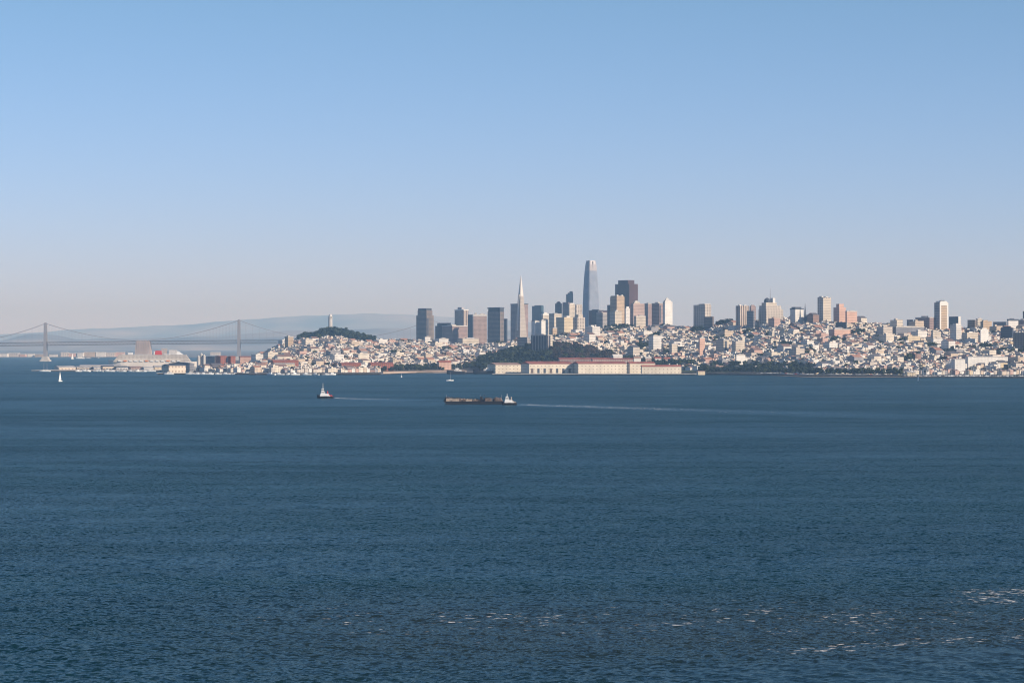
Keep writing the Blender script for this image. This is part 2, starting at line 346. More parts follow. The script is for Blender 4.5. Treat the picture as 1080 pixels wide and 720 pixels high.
# ---------------------------------------------------------------- towers
ITEMS = []            # everything that stands in the city: (distance, px0, px1, py_top, py_base, what)
MARKS = []            # landmarks that labels may name: (phrase, px, py)
def block_item(x0, x1, y0, y1, Y): ITEMS.append((Y, x0, x1, y0, y1, None))
FOOT = []             # footprints no house may use: (x, y, radius)

def footprint(l, s, r, Y, th):
    c, q = math.cos(th), math.sin(th); xc = U(s) * Y
    w = (U(r) * Y - xc) / (c - U(r) * q)
    d = (xc - U(l) * Y) / (q + U(l) * c) if s - l > .4 else None
    return xc, w, d
def tower(name, label, l, s, r, top, Y, fac, th=None, cap=None, plant=None, steps=(), side=None, mark=None, foot=None, antenna=None, depth=None, group=None):
    """l, s, r: columns of the left edge, the near corner and the right edge; top: row of the roof; Y: distance in metres"""
    if s - l < .4: th = math.radians(5) if th is None else th
    th = TH if th is None else th
    xc, w, d = footprint(l, s, r, Y, th)
    if d is None: d = depth or w * .75
    if depth: d = depth
    c, q = math.cos(th), math.sin(th)
    mx, my = xc + c * w / 2 - q * d / 2, Y + q * w / 2 + c * d / 2
    gz = min(land1(xc + a * c * w - b * q * d, Y + a * q * w + b * c * d) for a in (0, 1) for b in (0, 1)) - 1
    if foot is not None: gz = min(gz, ZZ(foot, Y))
    H = ZZ(top, Y) - gz
    t = thing(name, label, name.replace('_', ' '), (mx, my, gz), th, group)
    m = MB(); m.box(0, 0, 0, w, d, H)
    m.build('shaft', [K[fac]], t)
    u = Y / F                                     # metres per pixel at this distance
    z = H
    for fw, fd, h, ox, oy, fc in steps:           # set-backs above the roof line: shares of the plan, height in pixels
        m = MB(); m.box(ox * w, oy * d, z - .6, w * fw, d * fd, h * u + .6); m.build('setback', [K[fc or fac]], t); z += h * u
    if cap:
        m = MB(); m.box(0, 0, z - cap[1] * u, w + 1.2, d + 1.2, cap[1] * u + .5); m.build('roof_band', [MT[cap[0]]], t)
    for fw, fd, h, ox, oy, mm in (plant or ()):
        m = MB(); m.box(ox * w, oy * d, z - .4, w * fw, d * fd, h * u + .4); m.build('roof_plant', [MT[mm]], t)
    if not cap and not plant and not steps and w > 9:
        m = MB(); m.box(w * R.uniform(-.15, .15), d * R.uniform(-.1, .1), z - .3, w * R.uniform(.3, .5), d * R.uniform(.3, .5), R.uniform(2.5, 4.5)); m.build('roof_plant', [MT[R.choice(('paleroof', 'greyroof', 'concrete'))]], t)
        m = MB()
        for a, b, ww, dd in ((0, -d / 2, w + .5, .5), (0, d / 2, w + .5, .5), (-w / 2, 0, .5, d - .5), (w / 2, 0, .5, d - .5)): m.box(a, b, z - .8, ww, dd, 1.9)
        m.build('parapet', [MT['concrete' if fac not in ('navy', 'blue', 'brown') else 'darkroof']], t)
    if antenna:
        m = MB(); m.bar((antenna[0] * w, 0, z - 1), (antenna[0] * w, 0, z + antenna[1] * u), 1.0, 5, r2=.35); m.build('antenna', [MT['metal']], t)
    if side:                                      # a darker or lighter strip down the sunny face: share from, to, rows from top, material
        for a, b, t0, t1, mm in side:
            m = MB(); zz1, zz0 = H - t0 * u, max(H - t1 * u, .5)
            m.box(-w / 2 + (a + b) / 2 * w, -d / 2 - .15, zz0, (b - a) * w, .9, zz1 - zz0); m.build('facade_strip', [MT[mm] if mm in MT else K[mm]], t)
    ITEMS.append((Y, l, r, top, min(HY + F * (HC - gz) / Y, 396), None))
    FOOT.append((mx, my, w / 2 + 3, d / 2 + 3, c, q))
    if mark: MARKS.append((mark, (l + r) / 2, (top + HY + F * (HC - gz) / Y) / 2))
    return t

OT, AT = 'office_tower', 'apartment_tower'
T = tower
# the group at the end of the financial district
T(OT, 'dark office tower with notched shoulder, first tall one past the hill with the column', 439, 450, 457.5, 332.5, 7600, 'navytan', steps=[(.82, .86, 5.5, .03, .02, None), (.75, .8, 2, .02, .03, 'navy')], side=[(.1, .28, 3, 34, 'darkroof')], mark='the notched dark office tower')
T(OT, 'low wide navy office block beside the notched dark tower', 459, 475.6, 476.5, 343.4, 7450, 'navy', steps=[(.9, .84, 3, 0, -.04, None)])
T(OT, 'low wide mauve office block with pale roof behind the hillside houses', 476.5, 477, 493, 343.3, 7400, 'mauve', cap=('paleroof', .9), depth=50, plant=[(.3, .4, 1.2, -.2, 0, 'concrete')])
T(OT, 'cream tower with vertical ribs and a round roof lantern, behind low mauve block', 479.5, 489, 494, 326.5, 7950, 'rib', cap=('crownwhite', 1.0), plant=[(.6, .45, 2.6, -.1, 0, 'metal')], mark='the ribbed cream tower')
T(OT, 'slim navy tower squeezed between the ribbed tower and the pinkish one', 493.3, 498.4, 499.6, 331.7, 7850, 'navy')
T(OT, 'broad pinkish grey office block with pale roof line, left of tall navy slab', 499, 499.3, 513.5, 332, 7500, 'pinkgrey', cap=('crownwhite', 1.3), depth=40, plant=[(.35, .5, 1.6, .2, 0, 'paleroof'), (.15, .3, 2.2, -.3, 0, 'concrete')], mark='the pinkish grey office block')
T(OT, 'tall navy slab tower with flat overhanging roof, left of the pyramid tower', 514.3, 527.5, 531.6, 328.2, 7300, 'navytan', steps=[(1.0, .94, 4.0, -.04, -.03, 'navy')], cap=('darkroof', 1.1), mark='the tall navy slab tower')
T(OT, 'narrow low navy tower in the gap left of the pyramid tower', 531.4, 534.2, 535.2, 336, 7950, 'navy')
T(OT, 'square office tower with a mauve sunny side, standing behind the pyramid tower', 538.5, 552.6, 557, 320.2, 7950, 'mauve', cap=('darkroof', .8))
T(OT, 'teal glass tower with slanted top right of the pyramid tower', 561, 571, 573.4, 322.5, 8300, 'blue', steps=[(.9, .7, .7, 0, -.1, None)], mark='the teal glass tower')
T(OT, 'dark tower with peaked top left of the slim jagged glass tower', 585.4, 592.2, 593, 320, 8250, 'navy', steps=[(.8, .6, 1.3, 0, 0, None), (.5, .35, .9, 0, 0, None)])
T(OT, 'brownish grey tower just below the slim jagged glass tower', 593.3, 599.6, 600.6, 318.6, 8200, 'mauve', antenna=(.0, 8))
T(OT, 'slim blue glass tower with jagged slanted crown, beside the round-topped tower', 597, 603.6, 604.4, 310, 8650, 'blue', steps=[(.9, .72, 1.4, 0, -.12, None), (.8, .4, 1.5, 0, -.24, None)], mark='the jagged glass tower')
T(OT, 'long low brown office block beside foot of the round-topped tower', 628, 630, 648, 327.5, 7600, 'brown', depth=40)
T(OT, 'low navy tower in front of foot of the round-topped tower', 624, 630.6, 632, 326.3, 7400, 'navy')
T(OT, 'navy block with mixed cream side below the long low brown block', 629, 635.6, 640.5, 330, 7000, 'concrete')
# slopes under the tall ones
T(AT, 'cream tower with flat cap right of the twin white slabs', 571, 572.6, 579.3, 331, 7300, 'cream', cap=('crownwhite', 1.6), plant=[(.5, .5, 1.5, 0, 0, 'crownwhite')])
T(AT, 'white slab tower with dark left side, left one of the close pair', 560.5, 564.2, 569.6, 338.7, 6800, 'blank', mark='the twin white slabs')
T(AT, 'white slab tower, right one of the close pair', 568.9, 571, 575.4, 338, 6790, 'blank')
T(AT, 'slim cream tower rising between the navy sided block and the slim glass tower', 579, 584.6, 592.4, 331, 7000, 'cream', mark='the slim cream tower')
T(AT, 'warm cream tower with broad navy side facing the bay', 586.5, 595, 604.5, 334.4, 6650, 'gold', plant=[(.4, .5, 1.4, .2, 0, 'crownwhite')], mark='the warm cream tower')
T(AT, 'cream stepped tower in front of the jagged glass tower', 599, 600.6, 606.6, 320.5, 7250, 'cream', plant=[(.6, .6, 1.0, 0, 0, 'crownwhite')])
T(AT, 'pale grey apartment tower left of the round-topped tower', 606.2, 607.8, 614, 321.5, 7350, 'slab')
T(AT, 'cream and grey terraced block below the pale grey tower', 603.5, 609, 617, 334.5, 6700, 'slab', steps=[(.6, .7, 3, .1, .1, 'cream')])
T(AT, 'square cream block with mauve side, highest on slope under the round-topped tower', 617, 624.8, 633, 344.3, 6150, 'white', plant=[(.4, .4, 1.5, -.1, .1, 'crownwhite'), (.15, .2, 2, .3, 0, 'concrete')], mark='the square cream block')
T(AT, 'wide grey ribbed apartment block rising from the dark trees by pier sheds', 560, 577.6, 582.5, 353.5, 5560, 'ribshade', th=math.radians(46), side=[(.55, 1, 0, 60, 'cream')], mark='the grey ribbed block')
T(AT, 'dim grey apartment block left of the ribbed block above dark trees', 545.5, 556, 558.5, 355.4, 5750, 'concrete')
# round the brown tower
T(OT, 'massive dark brown granite tower with stepped shoulders, tallest on the right of skyline', 648.7, 663.6, 672.8, 299.3, 7900, 'brown', steps=[(.72, .7, 4.0, -.08, -.03, None)], mark='the dark brown granite tower')
T(AT, 'cream fronted tower with dark side in front of the brown granite tower', 643.5, 650.5, 658.6, 312.8, 6900, 'tan', steps=[(.9, .9, 1.0, 0, 0, 'tan')], plant=[(.2, .2, 1.0, -.3, -.3, 'crownwhite'), (.2, .2, 1.0, .3, -.3, 'crownwhite')], mark='the cream fronted tower')
T(AT, 'short navy annex on left of the cream fronted tower', 640.4, 643.4, 644, 321.5, 6950, 'navy')
T(AT, 'cream block with mauve side stepping down below the cream fronted tower', 643, 648.6, 655.6, 328, 6550, 'cream', plant=[(.3, .3, 1.2, .1, 0, 'paleroof')])
T(AT, 'small bright tower with lantern top in front of the brown granite tower', 659.2, 660, 664.4, 325, 6800, 'white', plant=[(.6, .6, 1.8, 0, 0, 'crownwhite')])
T(AT, 'pale pink tower with stepped roof right of the brown granite tower', 664.8, 668, 679.8, 320, 6600, 'pinkgrey', steps=[(.5, .6, 1.6, -.1, 0, 'cream'), (.25, .3, 1.3, -.12, 0, 'white')], mark='the pale pink stepped tower')
T(AT, 'lower cream tower at foot of the pale pink stepped tower', 668.5, 671, 681, 333.5, 6400, 'cream')
T(OT, 'mauve tower with rounded shoulder behind the pale pink stepped tower', 679.5, 683.4, 687.6, 320.3, 7500, 'mauve')
T(OT, 'dark slab tower with a mauve edge left of the bright white pointed tower', 687.4, 695.4, 700.5, 320, 6900, 'mauve', side=[(.05, .3, 2, 20, 'darkroof')], mark='the dark slab tower')
T(AT, 'bright white tower with pointed stepped top on hill right of brown tower', 699.2, 701.3, 709.3, 318, 6500, 'blank', steps=[(.75, .8, 1.6, -.06, 0, 'white'), (.4, .5, 1.3, -.1, 0, 'white'), (.14, .2, 1.5, -.12, 0, 'white')], mark='the bright white pointed tower')
# hill crest
T(AT, 'wide blue grey apartment slab with cream end standing alone on the crest', 731.4, 743.5, 750, 321.4, 6300, 'slab', steps=[(.96, .5, 1.1, 0, -.2, None)], mark='the lone blue grey slab')
T(AT, 'lower dark wing in front of the lone blue grey slab', 742.8, 751.6, 753, 333.8, 6250, 'navytan')
T(AT, 'cream apartment tower with navy side, first one right of the lone slab', 776, 780.6, 790, 322.3, 6100, 'rib', plant=[(.2, .3, 1.2, -.3, 0, 'crownwhite'), (.2, .3, .9, .25, 0, 'crownwhite')], mark='the navy sided cream tower')
T(AT, 'short blue grey block on crest between two cream towers', 787.6, 794.6, 796, 327.7, 6000, 'grey')
T(AT, 'brownish tower with arched top behind the short blue grey block', 790.6, 792, 797.2, 323, 6200, 'mauve', steps=[(.8, .7, .9, 0, 0, None), (.5, .5, .7, 0, 0, None)])
tt = T('hotel_tower', 'wide cream hotel stepping up to a dark domed turret and mast on the crest', 800, 808, 826, 326, 6000, 'slab', steps=[(.9, .9, 3.8, -.04, 0, None), (.62, .6, 3.2, -.1, 0, 'cream')], plant=[(.14, .4, 5.0, .1, 0, 'crownwhite')], mark='the domed cream hotel')
u_ = 6000 / F
m = MB(); zt_ = ZZ(319, 6000) - tt.location.z
m.cyl(-11, 0, zt_ - .5, zt_ + 2.8 * u_, 7.6, 7.4, 12); m.cyl(-11, 0, zt_ + 2.8 * u_, zt_ + 4.2 * u_, 7.4, 4.8, 12); m.cyl(-11, 0, zt_ + 4.2 * u_, zt_ + 5.2 * u_, 4.8, .9, 12); m.build('turret', [MT['darkroof']], tt)
m = MB(); m.bar((0, 2, zt_), (0, 2, zt_ + 15 * u_), .9, 5, r2=.3); m.build('mast', [MT['metal']], tt)
T(AT, 'flat-topped cream block with overhanging dark roof right of the domed hotel', 833.4, 838.8, 847.4, 325.2, 5900, 'blank', cap=('darkroof', 1.0), plant=[(.75, .75, 1.6, -.05, 0, 'darkroof')], mark='the flat roofed cream block')
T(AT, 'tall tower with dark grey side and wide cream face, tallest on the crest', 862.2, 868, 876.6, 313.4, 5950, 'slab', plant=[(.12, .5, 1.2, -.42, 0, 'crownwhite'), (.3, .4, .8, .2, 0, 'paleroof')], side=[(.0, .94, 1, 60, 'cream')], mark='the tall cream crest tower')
T(AT, 'pink stepped tower with mauve side right of tallest crest tower', 879, 885.2, 892, 324, 5900, 'pink', steps=[(.72, .5, 3.7, -.12, -.2, 'pink')], mark='the pink stepped tower')
T(AT, 'broad pink block with plain flat roof, right of the pink stepped tower', 891.6, 893.2, 904, 328.3, 5850, 'pink', side=[(0, 1, 12, 40, 'pinkgrey')], mark='the broad pink block')
T(AT, 'wide navy block at foot of the pink stepped tower', 881, 892, 893.2, 339.6, 5700, 'navy')
T(AT, 'long low pink terrace in front of the broad pink block', 874, 880, 897, 347.3, 5500, 'pink')
# right-hand crest
T(AT, 'small dark block at the left end of right-hand cluster', 956.4, 960.6, 963, 337, 5750, 'grey')
T(AT, 'wide mauve apartment slab with beige end left of tall white framed tower', 965.4, 980.4, 987, 335, 5700, 'mauve', mark='the wide mauve slab')
tt = T(AT, 'tall white framed tower with chamfered top, tallest of the right-hand cluster', 985.3, 991, 1000, 319, 5700, 'concrete', steps=[(.8, .8, 1.6, .05, 0, 'white')], plant=[(.35, .4, .9, .1, 0, 'darkroof')], side=[(.0, .16, 0, 60, 'crownwhite'), (.84, 1, 0, 60, 'crownwhite'), (.16, .84, 0, 3, 'crownwhite'), (.16, .84, 3.1, 60, 'tan')], mark='the tall white framed tower')
T(AT, 'blue slab with bright white edge right of the white framed tower', 1000.8, 1010.6, 1013, 333.7, 5750, 'blue', side=[(.0, 1, 0, 30, 'crownwhite')])
T(AT, 'cream cluster block stepping down right of the blue slab', 1002, 1008.6, 1014, 342.5, 5350, 'white', steps=[(.5, .5, 1.6, .1, .1, None)])
T(AT, 'dark rooftop block right of the blue slab with cream neighbour', 1020.4, 1028, 1030, 337.2, 5700, 'navytan')
T(AT, 'cream tower standing right behind the dark rooftop block', 1029.4, 1031, 1036, 336.3, 5800, 'cream')
T(AT, 'tan sunlit tower with pointed roof above white domed block', 1034, 1037, 1046, 338.6, 5600, 'tan', steps=[(.5, .6, 1.2, -.15, 0, 'tan')], mark='the tan sunlit tower')
T(AT, 'bright white block in front of the tan sunlit tower', 1033.5, 1034.2, 1042.6, 347.2, 5250, 'blank', steps=[(.6, .6, 1.4, 0, 0, 'blank')])
T(AT, 'long dark slab at left of the white block with dark cap', 1047.4, 1061, 1063, 339.2, 5650, 'grey')
T(AT, 'pale block with overhanging dark cap near the right edge of the city', 1062.4, 1063.6, 1074, 336.6, 5550, 'white', cap=('darkroof', 1.5), plant=[(.4, .5, 1, -.1, 0, 'darkroof')], mark='the pale dark-capped block')
T(AT, 'dark brown block behind the pale dark-capped block', 1073.6, 1080, 1086, 337.6, 5650, 'mauve')
T(OT, 'tall dark tower rising at far right end of the skyline', 1078.8, 1090, 1097, 328.5, 5700, 'navy')
T(AT, 'wide navy glass block low on slope below the pale dark-capped block', 1055.6, 1067.5, 1069, 345.5, 5300, 'navy', steps=[(.5, .6, 1.6, 0, 0, None)], mark='the wide navy glass block')
T(AT, 'navy block with grey side right of the wide navy glass block', 1068.6, 1081, 1084, 350.5, 5050, 'navytan')
T(AT, 'cream block on slope left of the wide navy glass block', 1014.5, 1020, 1031.6, 350.6, 5300, 'cream', plant=[(.3, .3, 1.2, 0, 0, 'crownwhite')], mark='the cream slope block')
T(AT, 'short cream block with long dark side left of the navy glass block', 1031.6, 1039, 1045.6, 354, 5280, 'white')
T(AT, 'cream twin-fronted block below the wide mauve slab', 982, 984, 992.5, 349.4, 5300, 'cream', steps=[(.4, .6, 1.5, -.2, 0, None)])
T(AT, 'white block lower on the slope under the twin-fronted block', 982, 984.5, 994, 357, 5260, 'white')
T(AT, 'low warm block with two bright fronts below the small dark block', 955, 957.5, 970.6, 354.3, 5350, 'gold', steps=[(.3, .6, 1.2, -.25, 0, None)], mark='the low warm block')
T(AT, 'blue grey block facing the bay left of the low warm block', 938, 945, 975, 344.8, 5500, 'grey', depth=25)
T(AT, 'white block with blue grey side on slope under the domed hotel', 795.4, 804, 813.6, 354.4, 5650, 'blank', mark='the white slope block')
T(AT, 'slim tower with wide blue grey side and dark slot, mid slope above waterfront trees', 755, 763.2, 768.6, 358.4, 5480, 'cream', side=[(.25, .6, 1, 40, 'darkroof')], mark='the slotted slope tower')
T(AT, 'beige square block mid slope right of the slotted tower', 772, 776, 785.4, 360.2, 5450, 'cream', mark='the beige square block')
T(AT, 'brick red block on slope left of the slotted slope tower', 737, 738, 743.6, 356.6, 5500, 'pink')
T(AT, 'cream block half way down slope below the bright white pointed tower', 706, 708.5, 714.5, 363, 5600, 'cream')
T(AT, 'low white block with blue grey side among trees left of half-way cream block', 684, 689, 697.6, 354.2, 5700, 'white')
T(AT, 'bright white block standing among waterfront trees', 775.4, 776.6, 786, 374.4, 5190, 'blank', mark='the white block in the trees')
T(AT, 'cream block with navy side on left shoulder of the column hill', 300.2, 303.8, 309.5, 355.2, 6500, 'tan', mark='the shoulder block')
T(AT, 'tall white house block under the notched dark office tower', 447, 448.4, 454, 355.5, 6700, 'white')
T(AT, 'long cream block on the ridge below the pinkish grey office block', 487, 488, 505, 357, 6550, 'cream', depth=22)
T(AT, 'pale slope block on the ridge left of the wide cream block', 461, 463, 473, 357.3, 6600, 'white', depth=18)
T(AT, 'small cream tower at foot of the twin white slabs', 581.5, 583, 587.6, 346, 6500, 'tan')

# pyramid tower
def pyramid():
    Y = 7500; u = Y / F; th = TH
    x = XX(549.3, Y); yb = Y + 25; gz = land1(x, yb) - 1
    t = thing('pyramid_tower', 'tall slim pyramid tower with pale spire and two side wings', 'skyscraper', (x, yb, gz), th)
    zt, zs = ZZ(290.5, Y) - gz, ZZ(312, Y) - gz
    a0, a1 = 16.2, 5.6                     # half widths at ground and at the shoulder
    m = MB(); ring = lambda a, z: [(-a, -a, z), (a, -a, z), (a, a, z), (-a, a, z)]
    m.hull8(ring(a0, 0), ring(a1, zs)); m.build('shaft', [facade('pyramid_wall', (.58, .51, .44), sx=400, sz=3.9, fx=1.1, fz=.34, glass=(.33, .29, .25))], t)
    m = MB(); m.hull8(ring(a1 - .2, zs - .5), ring(.5, zt)); m.build('spire', [MT['spire']], t)
    hw = zs + 1.6 * u
    for s in (-1, 1):                     # wings: upright-sided ribs that leave the sloping faces high up
        m = MB(); w = 2.6; x0 = s * (a0 - (a0 - a1) * .48)
        m.hull8([(x0 - s * 0 - w * .9, -w, zs * .48), (x0 + w * .35, -w, zs * .48), (x0 + w * .35, w, zs * .48), (x0 - w * .9, w, zs * .48)] if s > 0 else [(x0 - w * .35, -w, zs * .48), (x0 + w * .9, -w, zs * .48), (x0 + w * .9, w, zs * .48), (x0 - w * .35, w, zs * .48)],
                [(s * 6.2 - 1.7, -w * .8, hw), (s * 6.2 + 1.7, -w * .8, hw), (s * 6.2 + 1.7, w * .8, hw), (s * 6.2 - 1.7, w * .8, hw)])
        m.build('wing', [MT['crownwhite']], t)
    ITEMS.append((Y, 545, 556, 300, 356, None)); MARKS.append(('the pyramid tower', 549, 335)); FOOT.append((x, yb, 20, 20, math.cos(th), math.sin(th)))
pyramid()

# round-topped glass tower
def round_tower():
    Y = 8600; u = Y / F; x = XX(623.4, Y); gz = 6
    t = thing('glass_skyscraper', 'tallest tower in the skyline, pale blue glass narrowing to a rounded crown', 'skyscraper', (x, Y + 25, gz), TH - .12)
    H = ZZ(274.6, Y) - gz
    def sq(a, z, k=.28):                     # square with rounded corners
        pts = []
        for cx, cy, s0 in ((a, a, 0), (-a, a, 90), (-a, -a, 180), (a, -a, 270)):
            for j in range(4):
                g = math.radians(s0 + 30 * j); pts.append((cx - math.copysign(a * k, cx) + a * k * math.cos(g), cy - math.copysign(a * k, cy) + a * k * math.sin(g), z))
        return pts
    prof = [(0, 21.5), (.35, 21.5), (.55, 20.8), (.70, 19.5), (.82, 17.6), (.90, 15.9)]
    m = MB()
    for (h0, a0), (h1, a1) in zip(prof, prof[1:]): m.hull8(sq(a0, h0 * H), sq(a1, h1 * H), bottom=h0 == 0)
    m.build('shaft', [K['pale_glass']], t)
    m = MB(); m.hull8(sq(15.8, .9 * H - .3), sq(13.9, .965 * H)); m.hull8(sq(13.8, .965 * H - .2), sq(11.4, H)); m.build('crown', [facade('crown_screen', (.62, .56, .53), glass=(.30, .28, .3), sx=2.4, sz=4, fx=.5, fz=1.1, grough=.3)], t)
    m = MB()
    for i in range(4):                       # open slots at the top of the four faces
        g = i * math.pi / 2; m.box(math.cos(g) * 13.2, math.sin(g) * 13.2, .93 * H, 4, 4, .06 * H, rz=g)
    m.build('crown_slot', [MT['metal']], t)
    ITEMS.append((Y, 615, 632, 275, 345, None)); MARKS.append(('the round-topped tower', 623.5, 310))
round_tower()

# church with a spire
def church():
    Y = 5900; u = Y / F; x = XX(852, Y); gz = land1(x, Y + 8) - 1
    t = thing('church', 'dark church with a thin pointed spire on crest left of tallest crest tower', 'church', (x, Y + 8, gz), math.radians(8))
    h = ZZ(333.5, Y) - gz
    m = MB(); m.gable(2, 0, 0, 15, 12, max(h - 1, 4), 4.5); m.build('nave', [K['grey'], MT['darkroof']], t)
    m = MB(); m.box(-6.5, -5, 0, 4, 4, h + 4); m.cyl(-6.5, -5, h + 4, ZZ(319.5, Y) - gz, 2.2, .15, 8); m.build('spire', [MT['darkroof']], t)
    ITEMS.append((Y, 848, 856, 322, 338, None)); MARKS.append(('the church spire', 850, 330))
church()

# fluted column tower on the hill
def column():
    Y = 7150; x = XX(348.4, Y); gz = land1(x, Y) - 1
    t = thing('column_tower', 'white fluted column tower rising from dark trees on the rounded hill', 'tower', (x, Y, gz))
    H = ZZ(332.6, Y) - gz
    m = MB(); n = 24
    ring = lambda r, z: [(r * (1 - .08 * (i % 2)) * math.cos(2 * math.pi * i / n), r * (1 - .08 * (i % 2)) * math.sin(2 * math.pi * i / n), z) for i in range(n)]
    m.hull8(ring(6.0, 4), ring(5.5, H - 9)); m.build('shaft', [MT['paleroof']], t)
    m = MB(); m.box(0, 0, 0, 22, 22, 6); m.build('base', [MT['concrete']], t)
    m = MB()
    for i in range(10):
        g = 2 * math.pi * i / 10; m.box(4.7 * math.cos(g), 4.7 * math.sin(g), H - 9.2, 1.5, 1.5, 6.5, rz=g)
    m.cyl(0, 0, H - 9.1, H - 3, 3.3, n=12); m.cyl(0, 0, H - 2.9, H - 1.4, 5.6, n=20); m.cyl(0, 0, H - 1.4, H + 3, 3.6, 3.2, 14); m.build('lantern', [MT['crownwhite']], t)
    ITEMS.append((Y, 346, 350.6, 332, 352, None)); MARKS.append(('the white column tower', 348.5, 345))
column()

# ---------------------------------------------------------------- suspension bridge
def bridge():
    t = thing('suspension_bridge', 'grey double-deck suspension bridge crossing the far bay with tapering towers', 'bridge')
    YB = 10000.0
    deck_row = lin([(-300, 366.5), (-50, 364), (0, 363.2), (150, 361.4), (252, 360.5), (455, 360), (700, 361)])
    zd = lambda px: ZZ(float(deck_row(px)), YB)
    P = list(range(-260, 640, 6))
    m = MB()
    for a, b in zip(P, P[1:]):
        for dz in (6.5, -5.0):
            m.hull8([(XX(a, YB), YB - 10, zd(a) + dz - 1.6), (XX(b, YB), YB - 10, zd(b) + dz - 1.6), (XX(b, YB), YB + 10, zd(b) + dz - 1.6), (XX(a, YB), YB + 10, zd(a) + dz - 1.6)],
                    [(XX(a, YB), YB - 10, zd(a) + dz + .8), (XX(b, YB), YB - 10, zd(b) + dz + .8), (XX(b, YB), YB + 10, zd(b) + dz + .8), (XX(a, YB), YB + 10, zd(a) + dz + .8)])
    m.build('deck', [MT['deck']], t)
    m = MB()
    for y in (-10.5, 10.5):
        for i, (a, b) in enumerate(zip(P, P[1:])):
            k = 3
            for j in range(k):
                p0, p1 = a + (b - a) * j / k, a + (b - a) * (j + 1) / k
                lo, hi = (p0, p1) if (i * k + j) % 2 else (p1, p0)
                m.bar((XX(lo, YB), YB + y, zd(lo) - 5), (XX(hi, YB), YB + y, zd(hi) + 6), .5)
                m.bar((XX(p0, YB), YB + y, zd(p0) - 5), (XX(p0, YB), YB + y, zd(p0) + 6), .35)
    m.build('truss', [MT['bridge']], t)
    def bt(px, top):
        x = XX(px, YB); zt = ZZ(top, YB)
        m = MB()
        for y in (-12, 12):
            m.box(x, YB + y, 10, 12, 7, zt - 10, tx=.66, ty=.8)
        for z0 in (18, 62, 92, 118, zt - 7): m.box(x, YB, z0, 5, 18, 4.5)
        for z0, z1 in ((22, 50), (84, 114), (114, zt - 5)):
            m.bar((x, YB - 11, z0), (x, YB + 11, z1), 1.6); m.bar((x, YB + 11, z0), (x, YB - 11, z1), 1.6)
        for y in (-12, 12): m.box(x, YB + y, zt - .5, 4, 3, 3.5)
        tw = m.build('tower', [MT['bridge']], t)
        m = MB(); m.box(x, YB, -4, 38, 50, 10, tx=.9, ty=.92); m.box(x, YB, 5.9, 27, 44, 12, tx=.7, ty=.9); m.build('pier', [MT['concrete']], tw)
    bt(48, 341); bt(252, 337.6); bt(-155, 342); bt(455, 337.5)
    def cab(x0, r0, x1, r1, sag, n=28):
        return [(x0 + (x1 - x0) * i / n, r0 + (r1 - r0) * i / n + sag * 4 * (i / n) * (1 - i / n)) for i in range(n + 1)]
    curves = [cab(-155, 342, 48, 341, 20), cab(48, 341, 146, 359.5, 3.4), cab(157, 359, 252, 337.6, 3.4), cab(252, 337.6, 455, 337.5, 20), cab(455, 337.5, 555, 359, 3.4)]
    for y in (-12, 12):
        m = MB()
        for cv in curves:
            for (a, r), (b, s) in zip(cv, cv[1:]): m.bar((XX(a, YB), YB + y, ZZ(r, YB)), (XX(b, YB), YB + y, ZZ(s, YB)), .55, 5)
        m.build('main_cable', [MT['bridge']], t)
    m = MB()
    for y in (-12, 12):
        for cv in curves:
            for a, r in cv[1:-1]: m.bar((XX(a, YB), YB + y, zd(a)), (XX(a, YB), YB + y, ZZ(r, YB)), .14, 3)
    o = m.build('suspender', [MT['bridge']], t); o['kind'] = 'stuff'
    m = MB(); x = XX(151.3, YB); z1 = ZZ(359.8, YB)
    m.box(x, YB, -4, 66, 40, z1 + 4, tx=.80, ty=.8)
    for i in range(6): m.box(x - 22 + i * 8.8, YB - 17, 0, 2.2, 4, z1 - 4, tx=1, ty=.3)
    for i in range(5): m.box(x - 20 + i * 10, YB, z1 - .5, 3, 22, 5)
    m.build('anchorage', [mat('anchorage_concrete', (.40, .31, .26), .9, noise=.2, nscale=.03)], t)
bridge()

